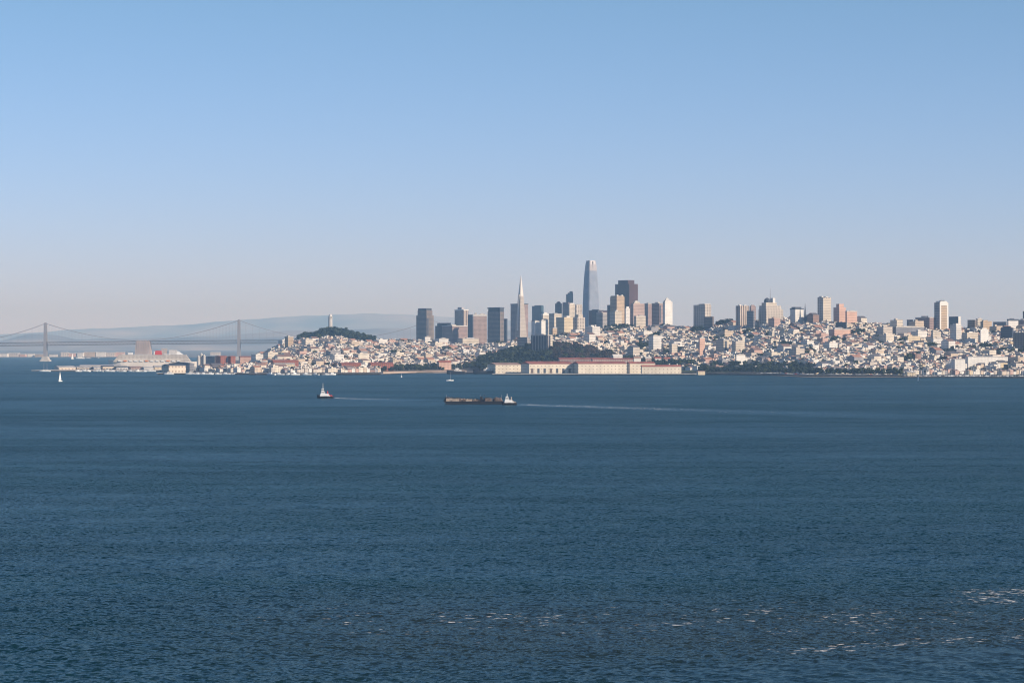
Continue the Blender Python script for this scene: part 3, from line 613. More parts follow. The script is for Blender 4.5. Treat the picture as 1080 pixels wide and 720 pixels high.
# ---------------------------------------------------------------- far shore buildings
def far_buildings():
    sp = [(0, 8, 373), (9, 20, 372.6), (21, 27, 373.6), (29, 36, 373.2), (37, 46, 373.8), (52, 60, 374.2), (64, 72, 371.8), (73, 80, 372.6), (82, 88, 372), (89, 100, 371.2), (101, 111, 371.4), (112, 121, 371.8), (122, 131, 371.4), (-14, -2, 373), (170, 176, 367.6), (178, 186, 369), (222, 232, 371.5)]
    cols = ['white', 'cream', 'pink', 'blank', 'tan']
    n = 0
    for l, r, top in sp:
        if not (-20 < l < 240): continue
        Y = 14050 + R.uniform(0, 160); w = (r - l) / F * Y; gz = 2.5
        if l > 160: Y = 15500; w = (r - l) / F * Y
        x = XX((l + r) / 2, Y); k = cols[n % 5]; n += 1
        where = 'left of the near bridge tower' if r < 47 else 'between the near bridge tower and the anchorage' if r < 140 else 'right of the bridge anchorage'
        cn = {'white': 'off-white', 'cream': 'cream', 'pink': 'pink', 'blank': 'bright white', 'tan': 'tan'}[k]
        size = 'long' if r - l > 8.5 else 'short'
        FARB.append([k, cn, size, where, (l + r) / 2])
        t = thing('warehouse', '', 'warehouse', (x, Y + 15, gz), math.radians(R.uniform(-6, 6)), 'port warehouses on the far shore')
        h = max(ZZ(top, Y) - gz, 8)
        m = MB(); m.box(0, 0, -3, w, 40, h + 3); m.build('wall', [K['far' if k == 'cream' else k]], t)
        m = MB(); m.gable(0, 0, h - .2, w + 2, 42, .3, 3, 0, 0); m.build('roof', [MT['paleroof']], t)
        FARB[-1].append(t)
    seen = {}
    for f in FARB:
        key = (f[1], f[2], f[3]); seen.setdefault(key, []).append(f)
    for key, fs in seen.items():
        for i, f in enumerate(sorted(fs, key=lambda f: f[4])):
            o = '' if len(fs) == 1 else ', ' + ('first', 'second', 'third', 'fourth', 'fifth')[i] + ' such from the left'
            f[5]['label'] = f'{key[1]} {key[0]} warehouse on the far shore {key[2]}{o}'
FARB = []
far_buildings()

# ---------------------------------------------------------------- waterfront: piers, sheds, brick blocks
def shed(name, label, l, s, r, eave, Y, th, wallmat, roofmat, rise=2.0, base=2.2, group=None, depth=None, doors=0, item=True, mark=None):
    """pitched-roof building; l-s is its shaded end, s-r its sunny long side"""
    xc, w, d = footprint(l, s, r, Y, th)
    if d is None: d = depth or 18
    if depth: d = depth
    c, q = math.cos(th), math.sin(th); x, y = xc + c * w / 2 - q * d / 2, Y + q * w / 2 + c * d / 2
    if (l + r) / 2 > 206: base = max(base, land1(x, y) - .5)
    t = thing(name, label, name.replace('_', ' '), (x, y, base), th, group)
    H = max(ZZ(eave, Y) - base, 4)
    m = MB(); m.box(0, 0, -4, w, d, H + 4); m.build('wall', [K.get(wallmat) or MT[wallmat]], t)
    m = MB(); m.gable(0, 0, H + .02, w + 1, d + 1.2, .4, rise * Y / F, 0, 0); m.build('roof', [MT[roofmat]], t)
    if doors:
        for i in range(doors):
            m = MB(); m.box(-w / 2 + w * (i + .5) / doors, -d / 2 - .05, -.5, 4.5, .5, H * .52); m.build('door', [MT['darkroof' if i % 3 else 'rust']], t)
    FOOT.append((x, y, w / 2 + 1, d / 2 + 1, c, q))
    ITEMS.append((Y, l, r, eave - rise, HY + F * (HC - base) / Y, None))
    if mark: MARKS.append((mark, (l + r) / 2, eave + 4))
    return t
def deck(name, label, px0, px1, row, wid, h=2.2, th=0, mm='concrete', cat='pier', piles=True):
    Y = DW(row); x0, x1 = XX(px0, Y), XX(px1, Y); w = x1 - x0
    t = thing(name, label, cat, ((x0 + x1) / 2, Y + wid / 2, 0), th)
    m = MB(); m.box(0, 0, h - 1.0, w, wid, 1.0); m.build('deck', [MT[mm]], t)
    m = MB(); n = int(w / 6)
    for i in range(n):
        for y in (-wid / 2 + 1, 0): m.cyl(-w / 2 + (i + .5) * w / n, y, -3, h - 1.0, .45, n=5)
    m.box(0, wid * .25, -3, w - 2, wid * .4, h + 1.9)
    p = m.build('piling', [MT['wood']], t)
    return t
S = shed
deck('pier', 'long flat pier at far left reaching out below the bridge tower', 33, 205, 391.6, 190, 2.6)
Yp = DW(391.0)
PS = 'pier_shed'
tp = math.radians(14)
S(PS, 'low pale shed with long grey shaded end at outer tip of left pier', 57, 62, 80, 387.4, Yp, tp, 'shed', 'paleroof', 1.2, mark='the outer pier shed')
S(PS, 'blue grey shed front in shade behind outer tip of the left pier', 66, 78, 79.5, 386.3, Yp + 90, math.radians(60), 'grey', 'greyroof', .8)
S(PS, 'long cream pier shed with pale roof, second from outer tip of pier', 79, 81, 97, 387.2, Yp + 20, tp, 'cream', 'greyroof', 1.0, doors=5)
S(PS, 'short white pier shed between two long cream ones', 97, 99, 106, 387.6, Yp, tp, 'white', 'greyroof', 1.2, doors=3)
S(PS, 'cream pier shed with dark end below the bow of cruise ship', 106, 108.5, 121, 386.6, Yp + 15, tp, 'shed', 'darkroof', 1.0, doors=4)
S(PS, 'grey roofed shed below the front part of cruise ship', 121, 123, 135, 387.3, Yp, tp, 'white', 'darkroof', 1.2, doors=4)
S(PS, 'mauve shed with dark end below middle of cruise ship', 134, 138, 150, 387.6, Yp + 15, tp, 'pinkgrey', 'brownroof', 1.2, doors=3)
S(PS, 'bright white shed below the anchorage of bridge', 150, 152, 162, 388, Yp, tp, 'blank', 'paleroof', 1.2, doors=4)
S(PS, 'yellowish low shed below the stern half of cruise ship', 161, 163, 173, 387.0, Yp + 30, tp, 'gold', 'greyroof', 1.2)
S(PS, 'dark roofed hall with a cream gable front and shaded side on waterfront', 170.5, 178, 196, 385.6, DW(393.4), math.radians(38), 'shed', 'darkroof', 1.6, mark='the cream gable hall')
S(PS, 'wide dark hall behind the cream gable hall', 178, 200, 205, 383.4, DW(391.8), math.radians(62), 'grey', 'darkroof', 1.5)
S(PS, 'long pale store behind the pier sheds at the left', 84, 86, 128, 385.2, DW(389.4), math.radians(6), 'cream', 'greyroof', .8)

deck('jetty', 'long low jetty with dark underside along the water by the cream gable hall', 165, 262, 394.9, 14, 3.0, mm='concrete', cat='jetty')
deck('jetty', 'curving breakwater jetty in front of the red roofed waterfront', 262, 402, 395.2, 9, 2.6, mm='wood', cat='jetty')
deck('jetty', 'short timber pier beside the first of the four big sheds', 486, 523, 394.1, 16, 3.4, mm='wood', cat='jetty')
deck('quay', 'long dark quay edge under the four big pier sheds', 519, 735, 395.4, 26, 2.6, mm='concrete', cat='quay')
# four big sheds
FS = 'warehouse'
Yf = DW(394.6); tf = math.radians(17)
S(FS, 'first of the four big waterfront sheds, pinkish with two window rows', 514, 522.6, 549.5, 384.6, Yf + 60, tf, 'shedwhite', 'brownroof', 2.0, 2.7, doors=0, mark='the four big pier sheds')
S(FS, 'second of the four big waterfront sheds, cream with red brown roof and few doors', 549.6, 558, 604, 383.8, Yf, tf, 'shedwhite', 'redroof', 2.6, 2.7, doors=7)
S(FS, 'third of the four big waterfront sheds, cream with rows of small windows', 603.8, 609.8, 661, 383.6, Yf, tf, 'shedwhite', 'redroof', 2.4, 2.7)
S(FS, 'fourth of the four big waterfront sheds, cream and set back behind a lower wing', 660.6, 664.2, 691, 383.4, Yf + 60, tf, 'shedwhite', 'redroof', 1.8, 2.7)
S(FS, 'low long cream wing with red roof at right end of the big waterfront sheds', 676, 677, 718.6, 386.6, Yf, math.radians(9), 'shedwhite', 'redroof', 1.6, 2.7, doors=0, mark='the low red-roofed wing')
S(FS, 'long brown roofed store in the trees behind the first big shed', 560, 590, 640, 378.6, Yf + 260, math.radians(8), 'mauve', 'redroof', 1.2, 6, depth=18)
S(FS, 'long red roofed barracks behind the third big shed', 622, 625, 668, 378.9, Yf + 180, math.radians(8), 'pinkgrey', 'redroof', 1.2, 5, depth=18)
# white hall and bungalows on the green
S('hall', 'bright white gabled hall on the green above the big sheds', 645, 647, 656.6, 375.5, DW(392.5) , math.radians(20), 'blank', 'crownwhite', 1.8, 8, mark='the white gabled hall')
for i, (a, b, lab) in enumerate([(668, 676, 'first pale bungalow right of the white gabled hall on the green'), (680, 687, 'second pale bungalow right of the white gabled hall'), (690, 697.5, 'pink roofed bungalow, third right of the white gabled hall'), (700, 707, 'fourth bungalow right of the white gabled hall, reddish roof'), (713, 718, 'small white bungalow above the low red-roofed wing')]):
    S('bungalow', lab, a, a + .8, b, 377.6 + .25 * i, DW(392.6), math.radians(16), 'blank' if i % 2 == 0 else 'pinkgrey', ('brownroof', 'paleroof', 'redroof', 'redroof', 'paleroof')[i], 1.5, 8, group='bungalows on the green')
# brick waterfront blocks
BB = 'brick_building'
S(BB, 'bright red brick block left of the foot of right bridge tower', 227, 232.6, 240, 375.8, 5750, TH, 'brick', 'redroof', .6, 3, mark='the red brick blocks')
S(BB, 'smaller red brick block just right of the bright red one', 240.4, 243.4, 248.4, 376, 5750, TH, 'brick', 'redroof', .5, 3)
S(BB, 'dark blue grey block left of the bright red brick block', 214, 226.6, 229, 376.4, 5800, math.radians(50), 'grey', 'darkroof', .5, 3)
S(BB, 'long pinkish red building right of the foot of right bridge tower', 252, 253, 272, 376.4, 6300, math.radians(10), 'pink', 'redroof', .8, 3)
S(BB, 'wide orange red factory block near the shore left of column hill', 285.6, 288.4, 315, 381.0, 5250, math.radians(18), 'brick', 'redroof', 1.4, 4, mark='the wide orange red factory')
S(BB, 'cream terrace in front of the wide orange red factory', 288, 289.6, 311, 383.8, 5180, math.radians(12), 'gold', 'paleroof', .8, 4)
S(BB, 'low red brick range along shore below the column hill', 358, 360, 381, 383.4, 5230, math.radians(14), 'brick', 'redroof', .9, 4)
S(BB, 'long red brick factory near beach below the ridge', 388, 391, 415, 383.2, 5260, math.radians(18), 'brick', 'redroof', 1.0, 4, mark='the long red brick factory')
S(BB, 'orange roofed building at inner end of the beach', 461, 463, 476, 382.0, 5440, math.radians(18), 'pink', 'redroof', 1.8, 4)
S('white_terrace', 'very long white building along the flats near the right edge of shore', 1018, 1021, 1063, 376.4, 4760, math.radians(24), 'blank', 'paleroof', .5, 5, mark='the very long white building')
S('white_terrace', 'shorter long white building left of the very long one', 1003, 1007, 1018, 379.0, 4700, math.radians(24), 'blank', 'paleroof', .5, 5)
S('boathouse', 'yellowish boathouse on the shore at the start of the masts', 956.4, 957, 965.6, 392.6, DW(397.6), math.radians(6), 'gold', 'paleroof', 1.0, 2.5, depth=16)
S('boathouse', 'small square yellow stone building at end of the quay on the water', 735.6, 736.4, 743.6, 391.6, DW(395.2), math.radians(16), 'gold', 'brownroof', .5, 2.2, depth=12)

# silos
def silos():
    Y = DW(392.6)
    t = thing('silo', 'cluster of pale grey upright silos on the shore left of red brick blocks', 'silo', (XX(211, Y), Y + 20, 2))
    for i, (dx, top, r) in enumerate(((-5.6, 374.5, 3), (0, 372.2, 3.3), (6, 373.6, 3))):
        m = MB(); h = ZZ(top, Y) - 2; m.cyl(dx, (i % 2) * 4, -3, h - 3, r, n=12); m.cyl(dx, (i % 2) * 4, h - 3, h, r, .6, 12); m.build('bin', [MT['paleroof']], t)
    m = MB(); m.box(0, -3, -3, 20, 8, 9); m.build('wall', [MT['concrete']], t)
silos()

# land details: seawall, beach, lawns
def strip(name, label, pts, dz, mm, wid0=0, kind='structure', cat='ground'):
    """ribbon of ground between two rows of points (px, near distance, far distance)"""
    n = len(pts); V = []; 
    fine = []
    for (a, n0, f0), (b, n1, f1) in zip(pts, pts[1:]):
        k = max(2, int(abs(b - a) / 2))
        for i in range(k): t = i / k; fine.append((a + (b - a) * t, n0 + (n1 - n0) * t, f0 + (f1 - f0) * t))
    fine.append(pts[-1]); J = 6
    X = np.array([[U(p) * (a + (b - a) * j / J) for j in range(J + 1)] for p, a, b in fine]); Y = np.array([[a + (b - a) * j / J for j in range(J + 1)] for p, a, b in fine])
    Z = np.maximum(land(X, Y), .6) + dz
    o = grid_mesh(name, np.stack([X, Y, Z], -1).reshape(-1, 3)[::-1], len(fine), J + 1, [MT[mm]])
    return tag(o, label, cat, kind=kind)
sd = lambda px, add=0: F * HC / (float(shore_row(px)) - HY) + add
strip('beach', 'tan beach at the inner curve of the shore', [(404, sd(404, 2), sd(404, 28)), (440, sd(440, 4), sd(440, 55)), (470, sd(470, 4), sd(470, 55)), (492, sd(492, 2), sd(492, 20))], 1.0, 'sand', cat='beach')
strip('field', 'dry brown grass bank above the beach', [(404, sd(404, 40), sd(404, 150)), (440, sd(440, 66), sd(440, 190)), (470, sd(470, 66), sd(470, 180)), (490, sd(490, 40), sd(490, 120))], 1.3, 'dry', cat='field')
strip('lawn', 'green lawn sloping above the low red-roofed wing', [(640, sd(640, 60), sd(640, 170)), (690, sd(690, 60), sd(690, 210)), (740, sd(740, 40), sd(740, 170)), (780, sd(780, 60), sd(780, 120))], 1.2, 'lawn', cat='lawn')
strip('sandspit', 'low brown spit of sand lying off the right-hand shore', [(812, sd(812, -75), sd(812, -70)), (850, sd(850, -120), sd(850, -70)), (900, sd(900, -85), sd(900, -30)), (960, sd(960, -55), sd(960, -30)), (990, sd(990, -32), sd(990, -30))], .5, 'sand', cat='sandbank')
def seawall(name, label, p0, p1, h, off):
    m = MB(); P = list(np.arange(p0, p1 + .1, 3))
    for a, b in zip(P, P[1:]):
        A = [(XX(p, sd(p, off)), sd(p, off)) for p in (a, b)]; hh = [h * R.uniform(.8, 1.2), h * R.uniform(.8, 1.2)]
        m.hull8([(A[0][0], A[0][1], -3), (A[1][0], A[1][1], -3), (A[1][0], A[1][1] + 9, -3), (A[0][0], A[0][1] + 9, -3)],
                [(A[0][0], A[0][1] + 2, hh[0]), (A[1][0], A[1][1] + 2, hh[1]), (A[1][0], A[1][1] + 7, hh[1]), (A[0][0], A[0][1] + 7, hh[0])])
    tag(m.build(name, [MT['rock']]), label, 'seawall')
strip('road', 'grey shore road behind the seawall', [(744, sd(744, 18), sd(744, 40)), (800, sd(800, 18), sd(800, 40)), (870, sd(870, 18), sd(870, 40)), (946, sd(946, 18), sd(946, 40))], .7, 'asphalt', cat='road')
seawall('seawall', 'dark rock seawall along the shore right of the quay', 744, 1130, 2.6, -3)
seawall('seawall', 'dark rock edge along the water below the red roofed waterfront', 205, 400, 2.0, -2)

# ---------------------------------------------------------------- ships and boats
def loft(m, sections, mi=0, cap=True):
    """hull skin through rings of points"""
    n0 = len(m.v); k = len(sections[0])
    for s in sections: m.v += [tuple(p) for p in s]
    for i in range(len(sections) - 1):
        for j in range(k):
            a = n0 + i * k + j; b = n0 + i * k + (j + 1) % k
            m.f.append((a, b, b + k, a + k)); m.m.append(mi); m.c.append(None)
    for base, rev in ((n0, False), (n0 + (len(sections) - 1) * k, True)):
        f = tuple(base + j for j in range(k)); m.f.append(f if rev else f[::-1]); m.m.append(mi); m.c.append(None)
def ship_hull(L, B, D, sheer=.0, bow=.25, stern=.08, draft=1.0, n=14, full=.5):
    """bow at -x; returns sections"""
    S_ = []
    for i in range(n + 1):
        t = i / n; x = -L / 2 + L * t
        w = B / 2 * (min(1, (t / bow)) ** full if t < bow else 1) * (1 if t < 1 - stern else 1 - .18 * ((t - 1 + stern) / stern))
        w = max(w, B * .012)
        zt = D + sheer * ((1 - t) ** 3 if t < .6 else 0) + sheer * .25 * max(0, t - .7) ** 2 * 6
        rake = L * .05 * (1 - t) ** 6
        S_.append([(x + rake, -w * .62, -draft), (x, -w, D * .35), (x - rake * .2, -w, zt), (x - rake * .2, w, zt), (x, w, D * .35), (x + rake, w * .62, -draft)])
    return S_

def cruise_ship():
    Y = 6350.0; u = Y / F; x0, x1 = XX(114, Y), XX(206, Y); L = x1 - x0; x = (x0 + x1) / 2
    t = thing('cruise_ship', 'long pale cruise ship with red funnel moored behind the pier sheds', 'cruise ship', (x, Y + 20, 0), math.radians(3))
    B = 28; D = ZZ(381.5, Y)
    m = MB(); loft(m, ship_hull(L, B, D, 5, .16, .06, 2, 22)); m.build('hull', [MT['shiphull']], t)
    at = lambda px: XX(px, Y) - x
    m = MB(); z = D - .3; h = ZZ(373.9, Y) - D
    decks = 6
    for i in range(decks):
        s = i * 1.1
        a, b = at(119 + s), at(200 - i * .9)
        m.box((a + b) / 2, 0, z + i * h / decks, b - a, B - .6 - i * .25, h / decks - .5, 0)
        m.box((a + b) / 2, 0, z + (i + 1) * h / decks - .55, b - a - 3, B - 3 - i * .25, .6, 1)
    m.build('superstructure', [facade('cabin_wall', (1.0, .90, .78), glass=(.36, .30, .27), sx=3.2, sz=3.2, fx=.6, fz=.45), MT['darkroof']], t)
    m = MB(); zt = ZZ(374.1, Y)
    for a, b, top in ((128, 131, 373.4), (134, 139, 371.8), (140, 160, 373.6), (172, 178, 373.3), (185.5, 190.5, 373.8)):
        m.box((at(a) + at(b)) / 2, 0, zt - .4, at(b) - at(a), 16, ZZ(top, Y) - zt + .4, tx=.9)
    m.build('top_deck', [MT['white']], t)
    m = MB(); a, b = at(161), at(170)
    m.box((a + b) / 2 + 1, 0, zt - .5, 17, 11, ZZ(369.7, Y) - zt + .5, tx=.8, ty=.8)
    fn = m.build('funnel', [MT['red']], t)
    m = MB(); m.box((a + b) / 2 - 8.4, 0, zt - .5, 3.4, 10, ZZ(370.2, Y) - zt, tx=.8, ty=.8); m.build('funnel_casing', [MT['white']], fn)
    m = MB(); a = at(191)
    m.hull8([(at(185), -6, zt - .3), (at(192.6), -6, zt - .3), (at(192.6), 6, zt - .3), (at(185), 6, zt - .3)], [(at(185.6), -4, ZZ(370.2, Y)), (at(187), -4, ZZ(370.2, Y)), (at(187), 4, ZZ(370.2, Y)), (at(185.6), 4, ZZ(370.2, Y))]); m.build('stern_mast', [MT['white']], t)
    for px, top in ((155, 364.0), (171, 368.0), (133, 370.2)):
        m = MB(); m.bar((at(px), 0, zt - .5), (at(px), 0, ZZ(top, Y)), .7, 5, r2=.3); m.bar((at(px) - 3.5, 0, ZZ(top + 1.2, Y)), (at(px) + 3.5, 0, ZZ(top + 1.2, Y)), .4); m.build('mast', [MT['metal']], t)
    for i in range(12):
        m = MB(); px = 126 + i * 5.6; m.box(at(px), -B / 2 - .9, D + 1.2, 8.4, 2.2, 2.4, tx=.8, ty=.7); m.build('lifeboat', [MT['orange' if i % 4 == 1 else 'white']], t)
cruise_ship()

def sailboat(label, px, row, Lb, Hm, heading, sails=True, group=None, sail_h=.93, proto=[None]):
    Y = DW(row)
    t = thing('sailboat', label, 'sailboat', (XX(px, Y), Y, 0), heading, group)
    m = MB(); loft(m, ship_hull(Lb, Lb * .28, 1.25, .5, .45, .1, .4, 10, .7)); m.build('hull', [MT['white']], t)
    m = MB(); m.box(.3, 0, 1.15, Lb * .36, Lb * .16, .75, tx=.85, ty=.8); m.build('cabin', [MT['white']], t)
    m = MB(); m.bar((-Lb * .1, 0, 1), (-Lb * .1, 0, Hm), .26, 5, r2=.16); m.bar((-Lb * .1, 0, 2.3), (Lb * .36, 0, 2.4), .1, 4); m.build('mast', [MT['metal']], t)
    if sails:
        def sail(nm, A, B_, Cc, bulge):
            mm = MB(); n = 8
            for side in (0, 1):
                G = []
                for i in range(n + 1):
                    f = i / n; l = [A[k] + (B_[k] - A[k]) * f for k in range(3)]; r = [Cc[k] + (B_[k] - Cc[k]) * f for k in range(3)]
                    row_ = []
                    for j in range(4):
                        g = j / 3; q = [l[k] + (r[k] - l[k]) * g for k in range(3)]; q[1] += bulge * math.sin(math.pi * g) * (1 - f * .6) + side * .05; row_.append(tuple(q))
                    G.append(row_)
                for i in range(n):
                    for j in range(3):
                        P = [G[i][j], G[i][j + 1], G[i + 1][j + 1], G[i + 1][j]]
                        mm.poly(P if side else P[::-1])
            mm.build(nm, [MT['sail']], t)
        sail('mainsail', (-Lb * .08, 0, 2.5), (-Lb * .08, 0, Hm * sail_h), (Lb * .36, .3, 2.5), .5)
        sail('jib', (-Lb * .47, 0, 1.6), (-Lb * .12, 0, Hm * sail_h * .9), (-Lb * .02, .4, 1.9), .4)
    return t
sailboat('white sailboat with tall narrow sail crossing the dark water below left pier', 63.6, 402.2, 8.5, 16.5, math.radians(66))
sailboat('white sailboat with bare mast and low hull near the beach', 474.6, 401.6, 11, 13.5, math.radians(185), sails=False)
sailboat('white sailboat far off between the near bridge tower and the anchorage', 76.6, 378.6, 13, 30, math.radians(30))
sailboat('tiny white sailboat near the shore below the tan boathouse', 968.5, 401.6, 6, 9, math.radians(100))
sailboat('tiny white sailboat close to the curving breakwater jetty', 423.4, 397.6, 6, 8, math.radians(80))

def motor_vessel(name, label, cat, px, row, L, B, D, heading, house, hullmat='white', group=None):
    Y = DW(row); t = thing(name, label, cat, (XX(px, Y), Y, 0), heading, group)
    m = MB(); loft(m, ship_hull(L, B, D, D * .5, .3, .08, .5, 12)); m.build('hull', [MT[hullmat]], t)
    z = D - .1
    m = MB()
    for a, w, d, h in house: m.box(a * L, 0, z, w * L, d * B, h, tx=.96, ty=.94); z += h - .02
    m.build('deckhouse', [K['white']], t)
    m = MB(); m.bar((house[-1][0] * L, 0, z - .1), (house[-1][0] * L, 0, z + D), .2, 4); m.build('mast', [MT['metal']], t)
    return t
motor_vessel('ferry', 'white ferry far off right of the distant sailboat', 'ferry', 84.4, 378.4, 42, 10, 5, math.radians(4), [(.05, .7, .8, 3), (0, .45, .7, 3)])
motor_vessel('ferry', 'low grey ferry right of the white one in far water', 'ferry', 92.6, 378.2, 32, 8, 3.5, math.radians(3), [(.05, .5, .8, 2.5)], 'metal')
motor_vessel('ferry', 'dark flat vessel, last of the three in far water', 'ferry', 101.6, 378.2, 34, 8, 3, math.radians(3), [(.3, .2, .8, 3)], 'darkhull')
motor_vessel('ferry', 'white excursion boat moored at tip of the left pier', 'ferry', 47.4, 391.95, 24, 7, 2.4, math.radians(2), [(.05, .6, .8, 2.2)])
for i, (px, row, lab) in enumerate(((46.3, 392.0, 'thin mast standing at outer end of left pier'), (49.6, 392.0, 'second thin mast close beside the outer one on left pier'))):
    Y = DW(row) + 22; t = thing('flagpole', lab, 'flagpole', (XX(px, Y), Y, 2.4))
    m = MB(); m.bar((0, 0, 0), (0, 0, 16), .42, 5, r2=.25); m.build('pole', [MT['metal']], t); m = MB(); m.box(0, 0, 0, 3, 3, 1.2); m.build('base', [MT['concrete']], t)
motor_vessel('motor_yacht', 'white motor yacht at the jetty in front of cream gable hall', 'yacht', 178, 394.9, 19, 5, 2.2, math.radians(3), [(.08, .55, .7, 2), (.02, .3, .5, 1.6)])
motor_vessel('motor_yacht', 'white motor yacht at the pier by the bright white shed', 'yacht', 159, 391.9, 21, 6, 2.4, math.radians(3), [(.08, .55, .7, 2), (.02, .3, .5, 1.6)])
motor_vessel('motor_yacht', 'white motor yacht moored right of the cream gable hall', 'yacht', 201, 394.9, 20, 5, 2.2, math.radians(-3), [(.08, .55, .7, 2), (.02, .3, .5, 1.6)])
motor_vessel('ferry', 'blue hulled museum vessel beside the timber pier', 'ferry', 481, 394.3, 36, 9, 5.5, math.radians(6), [(.1, .4, .7, 3.2), (.06, .2, .6, 3)], 'darkhull')
motor_vessel('ferry', 'dark moored ship between timber pier and first big shed', 'ferry', 510, 394.2, 40, 9, 6, math.radians(3), [(.2, .4, .7, 3.4), (.2, .2, .6, 3)], 'darkhull')

def tug(label, px, row, L, heading, tall, stern='rust'):
    Y = DW(row); t = thing('tugboat', label, 'tugboat', (XX(px, Y), Y, 0), heading); B = L * .34
    m = MB(); loft(m, ship_hull(L, B, 1.9, 1.7, .42, .2, .8, 16, .6)); h = m.build('hull', [MT['darkhull']], t)
    m = MB()
    for i in range(9): m.cyl(-L * .40 + i * L * .1, -B / 2 * (1 if i > 1 else .86) - .25, .5, 1.7, .5, n=8)
    m.build('fender', [MT['black']], h)
    m = MB()
    for s in (-1, 1): m.box(-L * .02, s * (B / 2 - .1), 1.85, L * .62, .2, .9)
    m.build('bulwark', [MT['white']], h)
    m = MB(); m.box(-L * .05, 0, 1.8, L * .52, B * .68, 2.5, tx=.97, ty=.95); m.build('deckhouse', [MT['white']], t)
    m = MB(); m.box(-L * .14, 0, 4.25, L * .27, B * .55, 2.4, tx=.9, ty=.9); m.box(-L * .16, 0, 6.6, L * .17, B * .46, tall, tx=.9, ty=.9); w = m.build('wheelhouse', [MT['white']], t)
    zt = 6.6 + tall
    m = MB(); m.box(-L * .16, 0, zt - 1.5, L * .175, B * .475, .8); m.box(-L * .14, 0, 5.3, L * .262, B * .545, .75); m.build('window', [MT['glass']], w)
    m = MB(); m.bar((-L * .15, 0, zt - .1), (-L * .15, 0, zt + (5.6 if tall > 1 else 2.4)), .3, 5, r2=.15); m.bar((-L * .15, -1.2, zt + 2.2), (-L * .15, 1.2, zt + 2.2), .12); m.build('mast', [MT['white']], w)
    for s in (-1, 1):
        m = MB(); m.cyl(L * .13, s * B * .2, 4.2, 7.0, .55, .5, 8); m.build('funnel', [MT[stern]], t)
    m = MB(); m.cyl(L * .34, 0, 1.8, 3.0, .9, n=10); m.bar((L * .34, -1.4, 2.5), (L * .34, 1.4, 2.5), .5, 8); m.build('winch', [MT[stern]], t)
    m = MB(); m.box(L * .36, 0, 1.85, L * .2, B * .7, .5); m.box(L * .22, B * .2, 1.85, 1.8, 1.2, 1.8); m.build('aft_deck', [MT[stern]], t)
    return t
tug('white tugboat with tall wheelhouse and red stern sailing alone ahead of the barge', 343.2, 419.6, 16.5, math.radians(3), 2.8, 'red')
tug('white tugboat pushing the loaded barge from behind', 537.2, 426.8, 13.2, math.radians(1.5), .9, 'beige')

